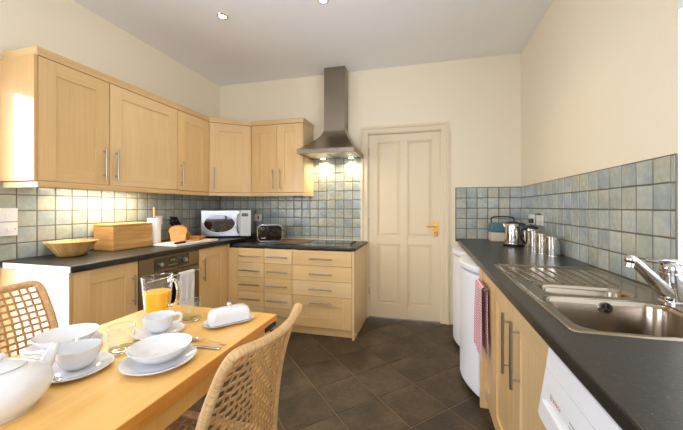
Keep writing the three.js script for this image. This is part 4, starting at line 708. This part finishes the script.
// ---------------------------------------------------------------- dining table and chairs
const TY = 0.75;
{
  const t = thing('dining_table', 'rectangular beech dining table laid for tea', 'table', [-0.992, 0, -0.62]);
  const w = 0.648, l = 1.28;
  part('table_top', uvm(new RoundedBoxGeometry(w, 0.026, l, 2, 0.003).translate(0, TY - 0.013, 0)), M.table, t);
  part('under_leaf', uvm(new RoundedBoxGeometry(w - 0.006, 0.022, l - 0.006, 2, 0.003).translate(0, TY - 0.0382, 0)), M.lipping, t);
  for (const sx of [-1, 1]) { part('edge_lipping', bx(sx * (w / 2 + 0.0008) - 0.001, sx * (w / 2 + 0.0008) + 0.001, TY - 0.0255, TY - 0.0012, -l / 2 + 0.001, l / 2 - 0.001, 0.0004), M.lipping, t); part('edge_lipping', bx(-w / 2 + 0.001, w / 2 - 0.001, TY - 0.0255, TY - 0.0012, sx * (l / 2 + 0.0008) - 0.001, sx * (l / 2 + 0.0008) + 0.001, 0.0004, true), M.lipping, t); }
  for (const s of [-1, 1]) { part('apron', bx(s * (w / 2 - 0.035) - 0.01, s * (w / 2 - 0.035) + 0.01, 0.635, 0.7, -l / 2 + 0.08, l / 2 - 0.08, 0.002), M.table, t); part('apron', bx(-w / 2 + 0.08, w / 2 - 0.08, 0.635, 0.7, s * (l / 2 - 0.035) - 0.01, s * (l / 2 - 0.035) + 0.01, 0.002, true), M.table, t); }
  for (const sx of [-1, 1]) for (const sz of [-1, 1]) part('leg', bx(sx * (w / 2 - 0.05) - 0.028, sx * (w / 2 - 0.05) + 0.028, 0.0005, 0.7, sz * (l / 2 - 0.05) - 0.028, sz * (l / 2 - 0.05) + 0.028, 0.004), M.table, t);
  part('latch', bx(w / 2 - 0.006, w / 2 + 0.003, 0.703, 0.722, -l / 2 + 0.012, -l / 2 + 0.1, 0.002), M.black, t, 'black metal catch below the top');
}
function wickerChair(label, pos, turn) {
  const t = thing('wicker_chair', label, 'chair', pos, turn, 'wicker dining chairs');
  const SY = 0.45, hw = (v) => 0.186 + 0.012 * Math.sin(Math.PI * Math.min(1, v * 1.05)) - 0.006 * v;
  // back surface: u -1..1 across, v 0..1 up; leans out at the top, hollow in the middle
  const S = (u, v, o = 0) => { const y = 0.47 + (0.905 - 0.47) * v + 0.012 * v * v * u * u, z = -0.012 - 0.098 * Math.pow(v, 2.5) - 0.032 * (1 - u * u) * (0.4 + 0.6 * v) + o; return [u * hw(v), y, z]; };
  // wrapped frame: up one side, across, down the other, with rounded corners
  const fp = []; for (let i = 0; i <= 10; i++) fp.push(S(-1, i / 10 * 0.93)); fp.push(S(-0.95, 0.985)); for (let i = 0; i <= 10; i++) fp.push(S(-0.84 + 1.68 * i / 10, 1)); fp.push(S(0.95, 0.985)); for (let i = 10; i >= 0; i--) fp.push(S(1, i / 10 * 0.93));
  const fr = (pts, r, n, closed = false, seg = 12) => { const g = new THREE.TubeGeometry(new THREE.CatmullRomCurve3(pts.map((p) => new THREE.Vector3(...p)), closed, 'centripetal'), n, r, seg, closed); const uv = g.attributes.uv, len = n * 0.0; let L = 0; for (let i = 1; i < pts.length; i++) L += Math.hypot(pts[i][0] - pts[i - 1][0], pts[i][1] - pts[i - 1][1], pts[i][2] - pts[i - 1][2]); for (let i = 0; i < uv.count; i++) uv.setXY(i, uv.getY(i) * 0.3, uv.getX(i) * L / 0.16); return flat(g); };
  part('back_frame', fr(fp, 0.0125, 120), M.rattan, t);
  // woven back: strands over and under, real geometry joined as one part
  const st = [], strand = (pts, wd, th) => { const n = pts.length - 1; const c = new THREE.CatmullRomCurve3(pts.map((p) => new THREE.Vector3(...p)), false, 'centripetal'); st.push(ribbon(c, n * 2, wd, th)); };
  const ribbon = (c, n, wd, th) => { const pos = [], uv = [], idx = [], K = 6, tan = new THREE.Vector3(), Z = new THREE.Vector3(); for (let i = 0; i <= n; i++) { const p = c.getPoint(i / n); c.getTangent(i / n, tan); const nrm = ribbon.up(p), side = tan.clone().cross(nrm).normalize(), up = side.clone().cross(tan).normalize(); for (let j = 0; j <= K; j++) { const a = j / K * Math.PI * 2, q = p.clone().addScaledVector(side, Math.cos(a) * wd).addScaledVector(up, Math.sin(a) * th); pos.push(q.x, q.y, q.z); uv.push(j / K, i * 0.1); } } for (let i = 0; i < n; i++) for (let j = 0; j < K; j++) { const a = i * (K + 1) + j, b = a + K + 1; idx.push(a, a + 1, b, b, a + 1, b + 1); } const g = new THREE.BufferGeometry(); g.setAttribute('position', new THREE.Float32BufferAttribute(pos, 3)); g.setAttribute('uv', new THREE.Float32BufferAttribute(uv, 2)); g.setIndex(idx); g.computeVertexNormals(); return flat(g); };
  ribbon.up = () => new THREE.Vector3(0, 0.1, 1);
  const NV = 15, NH = 18;
  for (let i = 0; i < NV; i++) { const u = -0.93 + 1.86 * i / (NV - 1), p = []; for (let j = 0; j <= NH; j++) p.push(S(u, j / NH, ((i + j) % 2 ? 1 : -1) * 0.0021)); strand(p, 0.0044, 0.0019); }
  for (let j = 0; j < NH; j++) { const v = (j + 0.5) / NH, p = []; for (let i = -1; i <= NV; i++) { const u = Math.max(-1, Math.min(1, -0.93 + 1.86 * (i) / (NV - 1))); p.push(S(u, v, ((i + j) % 2 ? -1 : 1) * 0.0021)); } strand(p, 0.0047, 0.0019); }
  part('woven_back', st.splice(0), M.cane, t).userData.kind = 'stuff';
  // seat frame and woven seat
  const q = [[-0.19, -0.01], [0.19, -0.01], [0.215, 0.2], [0.215, 0.4], [0.18, 0.44], [-0.18, 0.44], [-0.215, 0.4], [-0.215, 0.2]];
  part('seat_frame', fr(q.map(([x, z]) => [x, SY - 0.012, z]), 0.0135, 110, true), M.rattan, t);
  ribbon.up = () => new THREE.Vector3(0, 1, 0);
  for (let i = 0; i < 14; i++) { const x = -0.19 + 0.38 * i / 13, p = []; for (let j = 0; j <= 15; j++) p.push([x * (1 + 0.1 * Math.min(1, j / 6)), SY - 0.008 + ((i + j) % 2 ? 1 : -1) * 0.0028 - 0.012 * Math.sin(Math.PI * j / 15), 0.0 + 0.43 * j / 15]); strand(p, 0.0058, 0.0024); }
  for (let j = 0; j < 14; j++) { const z = 0.018 + 0.4 * j / 13, wdt = 0.19 + 0.022 * Math.min(1, j / 6), p = []; for (let i = 0; i <= 14; i++) p.push([-wdt + 2 * wdt * i / 14, SY - 0.008 + ((i + j) % 2 ? -1 : 1) * 0.0028 - 0.012 * Math.sin(Math.PI * (j + 0.5) / 14), z]); strand(p, 0.0062, 0.0024); }
  part('woven_seat', st.splice(0), M.cane, t).userData.kind = 'stuff';
  for (const s of [-1, 1]) { part('leg', fr([[s * 0.19, 0.47, -0.012], [s * 0.19, 0.3, -0.012], [s * 0.192, 0.15, -0.03], [s * 0.194, 0.013, -0.06]], 0.0128, 40), M.rattan, t); part('leg', fr([[s * 0.2, 0.44, 0.41], [s * 0.2, 0.25, 0.412], [s * 0.2, 0.013, 0.418]], 0.0128, 40), M.rattan, t); part('stretcher', rod([s * 0.191, 0.2, -0.02], [s * 0.2, 0.2, 0.412], 0.009), M.rattan, t); }
  part('stretcher', rod([-0.2, 0.24, 0.412], [0.2, 0.24, 0.412], 0.009), M.rattan, t);
}
wickerChair('woven wicker dining chair seen from behind, on the floor side of the table', [-0.525, 0, -0.757], -P2);
wickerChair('woven wicker dining chair on the cabinet side of the table, at the left edge', [-1.53, 0, -0.765], P2);

// ---------------------------------------------------------------- tableware
const dish = (r, h, foot, lip = 0.0035) => smoothLathe([[0, 0.0035], [foot * 0.9, 0.0035], [foot, 0.0006], [foot + 0.004, 0.0012], [(foot + r) / 2 + 0.006, h * 0.35], [r - 0.004, h - 0.002], [r, h], [r - 0.002, h + 0.0018], [(foot + r) / 2, h * 0.5 + 0.003], [foot, 0.006], [0, 0.0055]], 64, 110);
function dinnerPlate(name, label, x, z, r, grp) { const m = mesh(name, dish(r, 0.017, r * 0.55), M.china); tag(m, label, 'plate', grp); m.position.set(x, TY, z); return m; }
function bowlOn(label, x, z, r, h) { const m = mesh('breakfast_bowl', smoothLathe([[0, 0.003], [0.032, 0.003], [0.036, 0.0005], [0.039, 0.001], [0.058, 0.012], [0.076, h * 0.6], [r - 0.001, h - 0.001], [r, h + 0.0006], [r - 0.003, h], [0.072, h * 0.6], [0.054, 0.016], [0.03, 0.008], [0, 0.0065]], 64, 120), M.china); tag(m, label, 'bowl', 'white breakfast bowls'); m.position.set(x, TY + 0.0058, z); return m; }
dinnerPlate('side_plate', 'white plate under the front bowl, beside the cutlery', -0.815, -0.776, 0.103, 'white plates under bowls');
bowlOn('white china bowl in the middle of the table, on its plate beside the cutlery', -0.825, -0.788, 0.089, 0.045);
dinnerPlate('side_plate', 'white plate under the bowl nearest the left chair', -1.215, -0.775, 0.103, 'white plates under bowls');
bowlOn('white china bowl nearest the left chair, behind the front teacup', -1.218, -0.782, 0.087, 0.045);
function cupAndSaucer(lc, ls, x, z, turn, spoonTurn, sl) {
  const s = mesh('saucer', dish(0.087, 0.014, 0.045), M.china); tag(s, ls, 'saucer', 'white saucers'); s.position.set(x + 0.012, TY, z + 0.012);
  const t = thing('teacup', lc, 'cup', [x, TY + 0.0062, z], turn, 'white teacups');
  part('cup', smoothLathe([[0, 0.004], [0.022, 0.004], [0.025, 0.0005], [0.028, 0.001], [0.042, 0.014], [0.051, 0.036], [0.0545, 0.058], [0.0545, 0.06], [0.0525, 0.0595], [0.048, 0.036], [0.038, 0.015], [0.02, 0.0085], [0, 0.008]], 56, 110), M.china, t);
  part('handle', vtube([[0.052, 0.056, 0], [0.068, 0.064, 0], [0.079, 0.056, 0], [0.074, 0.036, 0], [0.049, 0.026, 0]], () => 0.0048, 28, 10, 1.3), M.china, t);
}
cupAndSaucer('white teacup at the front of the table, next to the teapot spout', 'white saucer under the front teacup', -1.026, -0.69, 2.6);
cupAndSaucer('white teacup in front of the juice jug', 'white saucer under the teacup in front of the juice jug', -1.018, -0.965, -0.3 + 0.75);
function spoon(name, label, a, b, y0, y1) {
  const d = Math.hypot(b[0] - a[0], b[1] - a[1]), t = thing(name, label, 'spoon', [a[0], 0, a[1]], Math.atan2(-(b[1] - a[1]), b[0] - a[0]));
  part('handle', vtube([[d, y1, 0], [d * 0.75, y1 + 0.004, 0], [d * 0.5, y0 + 0.012, 0], [d * 0.26, y0 + 0.004, 0]], (s) => 0.0042 - 0.0022 * Math.sin(Math.PI * Math.min(1, s)), 20, 10, 0.45), M.polish, t);
  const g = new THREE.SphereGeometry(1, 24, 10, 0, Math.PI * 2, Math.PI / 2, Math.PI / 2); g.scale(d * 0.15, 0.006, d * 0.098); g.translate(d * 0.14, y0 + 0.0065, 0); part('bowl', flat(g), M.polish, t);
}
spoon('teaspoon', 'teaspoon resting on the front saucer', [-0.972, -0.607], [-1.06, -0.625], TY + 0.012, TY + 0.02);
spoon('teaspoon', 'teaspoon on the saucer in front of the juice jug', [-0.93, -0.96], [-0.962, -0.872], TY + 0.013, TY + 0.02);
spoon('dessert_spoon', 'dessert spoon lying beside the knife near the table edge', [-0.862, -0.935], [-0.69, -0.928], TY + 0.0005, TY + 0.003);
{ const t = thing('table_knife', 'steel table knife lying nearest the table edge', 'knife', [-0.69, TY, -0.897], Math.PI + 0.06); part('handle', vtube([[0, 0.004, 0], [0.045, 0.0045, 0], [0.09, 0.004, 0]], (s) => 0.007 - 0.0015 * s, 12, 12, 0.5), M.polish, t); part('blade', extrude([[0.088, -0.006], [0.105, -0.008], [0.19, -0.008], [0.205, 0.004], [0.088, 0.006]], 0.0016, 0.0004).rotateX(-P2).translate(0, 0.003, 0), M.polish, t); }
function tumbler(label, x, z) {
  const t = thing('glass_tumbler', label, 'glass', [x, TY, z], 0, 'glass tumblers');
  part('glass_wall', lathe([[0.0362, 0.008], [0.0378, 0.03], [0.0398, 0.083], [0.0384, 0.083], [0.036, 0.03], [0.0346, 0.0095]], 56), M.tumbler, t);
  part('glass_base', smoothLathe([[0, 0.0008], [0.03, 0.0008], [0.035, 0.003], [0.036, 0.0078], [0.03, 0.0085], [0, 0.0072]], 48, 40), M.solidGlass, t);
  const rm = new THREE.TorusGeometry(0.0391, 0.0009, 8, 56); rm.rotateX(P2); rm.translate(0, 0.0838, 0); part('glass_rim', flat(rm), M.solidGlass, t);
}
tumbler('clear glass tumbler between the two bowls', -1.012, -0.812);
tumbler('clear glass tumbler beside the juice jug', -0.994, -1.11);
{
  const t = thing('juice_jug', 'clear glass jug half full of orange juice', 'jug', [-1.161, TY, -1.092], 0.1);
  part('glass_wall', smoothLathe([[0.047, 0.006], [0.05, 0.04], [0.056, 0.11], [0.0615, 0.176], [0.0622, 0.18], [0.0602, 0.1795], [0.0545, 0.11], [0.0485, 0.04], [0.0455, 0.009]], 56, 80), M.glass, t);
  part('base', smoothLathe([[0, 0.0008], [0.042, 0.0008], [0.047, 0.004], [0.046, 0.009], [0, 0.009]], 48, 40), M.solidGlass, t);
  part('orange_juice', lathe([[0, 0.0095], [0.0445, 0.0095], [0.0478, 0.04], [0.0535, 0.11], [0.0538, 0.116], [0, 0.116]], 56), M.juice, t, 'orange juice');
  part('handle', vtube([[0.056, 0.166, 0], [0.085, 0.17, 0], [0.1, 0.145, 0], [0.1, 0.09, 0], [0.084, 0.062, 0], [0.051, 0.056, 0]], () => 0.007, 36, 14, 1.2), M.solidGlass, t);
}
{ // butter dish
  const t = thing('butter_dish', 'white china butter dish with a domed lid near the far table edge', 'butter dish', [-0.812, TY, -1.115], Math.atan2(0.155, 0.125) + 0.02);
  const oval = (a, b, r) => rrect(-a, a, -b, b, r, 10);
  const lf = (L) => { const pos = [], idx = [], n = L[0][0].length; for (const [r, y] of L) for (const [x, z] of r) pos.push(x, y, z); for (let i = 0; i + 1 < L.length; i++) for (let k = 0; k < n; k++) { const a = i * n + k, b = i * n + (k + 1) % n; idx.push(a, a + n, b + n, a, b + n, b); } const c = pos.length / 3; pos.push(0, L.at(-1)[1], 0); const e = (L.length - 1) * n; for (let k = 0; k < n; k++) idx.push(e + k, c, e + (k + 1) % n); const g = new THREE.BufferGeometry(); g.setAttribute('position', new THREE.Float32BufferAttribute(pos, 3)); g.setIndex(idx); g.computeVertexNormals(); return flat(g); };
  part('tray', lf([[oval(0.07, 0.03, 0.028), 0.0008], [oval(0.088, 0.044, 0.04), 0.005], [oval(0.1, 0.055, 0.05), 0.013], [oval(0.101, 0.056, 0.051), 0.015], [oval(0.099, 0.054, 0.05), 0.0152], [oval(0.085, 0.043, 0.04), 0.0075], [oval(0.06, 0.03, 0.028), 0.0068]]), M.china, t);
  const lid = part('lid', lf([[oval(0.084, 0.038, 0.022), 0.012], [oval(0.083, 0.037, 0.022), 0.03], [oval(0.08, 0.035, 0.022), 0.05], [oval(0.074, 0.03, 0.022), 0.062], [oval(0.062, 0.022, 0.02), 0.0675], [oval(0.03, 0.012, 0.011), 0.069]]), M.china, t);
  part('knob', smoothLathe([[0.006, 0.068], [0.0055, 0.072], [0.009, 0.077], [0.0095, 0.082], [0.006, 0.086], [0, 0.087]], 28, 30), M.china, lid);
}
{ // teapot
  const t = thing('teapot', 'white china teapot at the near left end of the table', 'teapot', [-0.988, TY, -0.495], 0.12 + P2);
  part('body', smoothLathe([[0, 0.001], [0.058, 0.001], [0.064, 0.004], [0.084, 0.028], [0.092, 0.055], [0.085, 0.082], [0.062, 0.101], [0.045, 0.107], [0.043, 0.1075]], 64, 90), M.china, t);
  const lid = part('lid', smoothLathe([[0.047, 0.1076], [0.046, 0.111], [0.03, 0.118], [0.012, 0.122], [0, 0.1225]], 48, 40), M.china, t);
  part('knob', smoothLathe([[0.006, 0.1215], [0.006, 0.126], [0.012, 0.131], [0.012, 0.136], [0.007, 0.14], [0, 0.141]], 32, 40), M.china, lid);
  part('spout', vtube([[0.07, 0.05, 0], [0.098, 0.068, 0], [0.111, 0.09, 0], [0.124, 0.112, 0]], (s) => 0.022 - 0.0125 * Math.pow(s, 0.8), 28, 20), M.china, t);
  part('handle', vtube([[-0.078, 0.088, 0], [-0.11, 0.1, 0], [-0.135, 0.08, 0], [-0.125, 0.045, 0], [-0.086, 0.03, 0]], () => 0.0075, 32, 14, 1.3), M.china, t);
}

renderer.render(scene, camera);
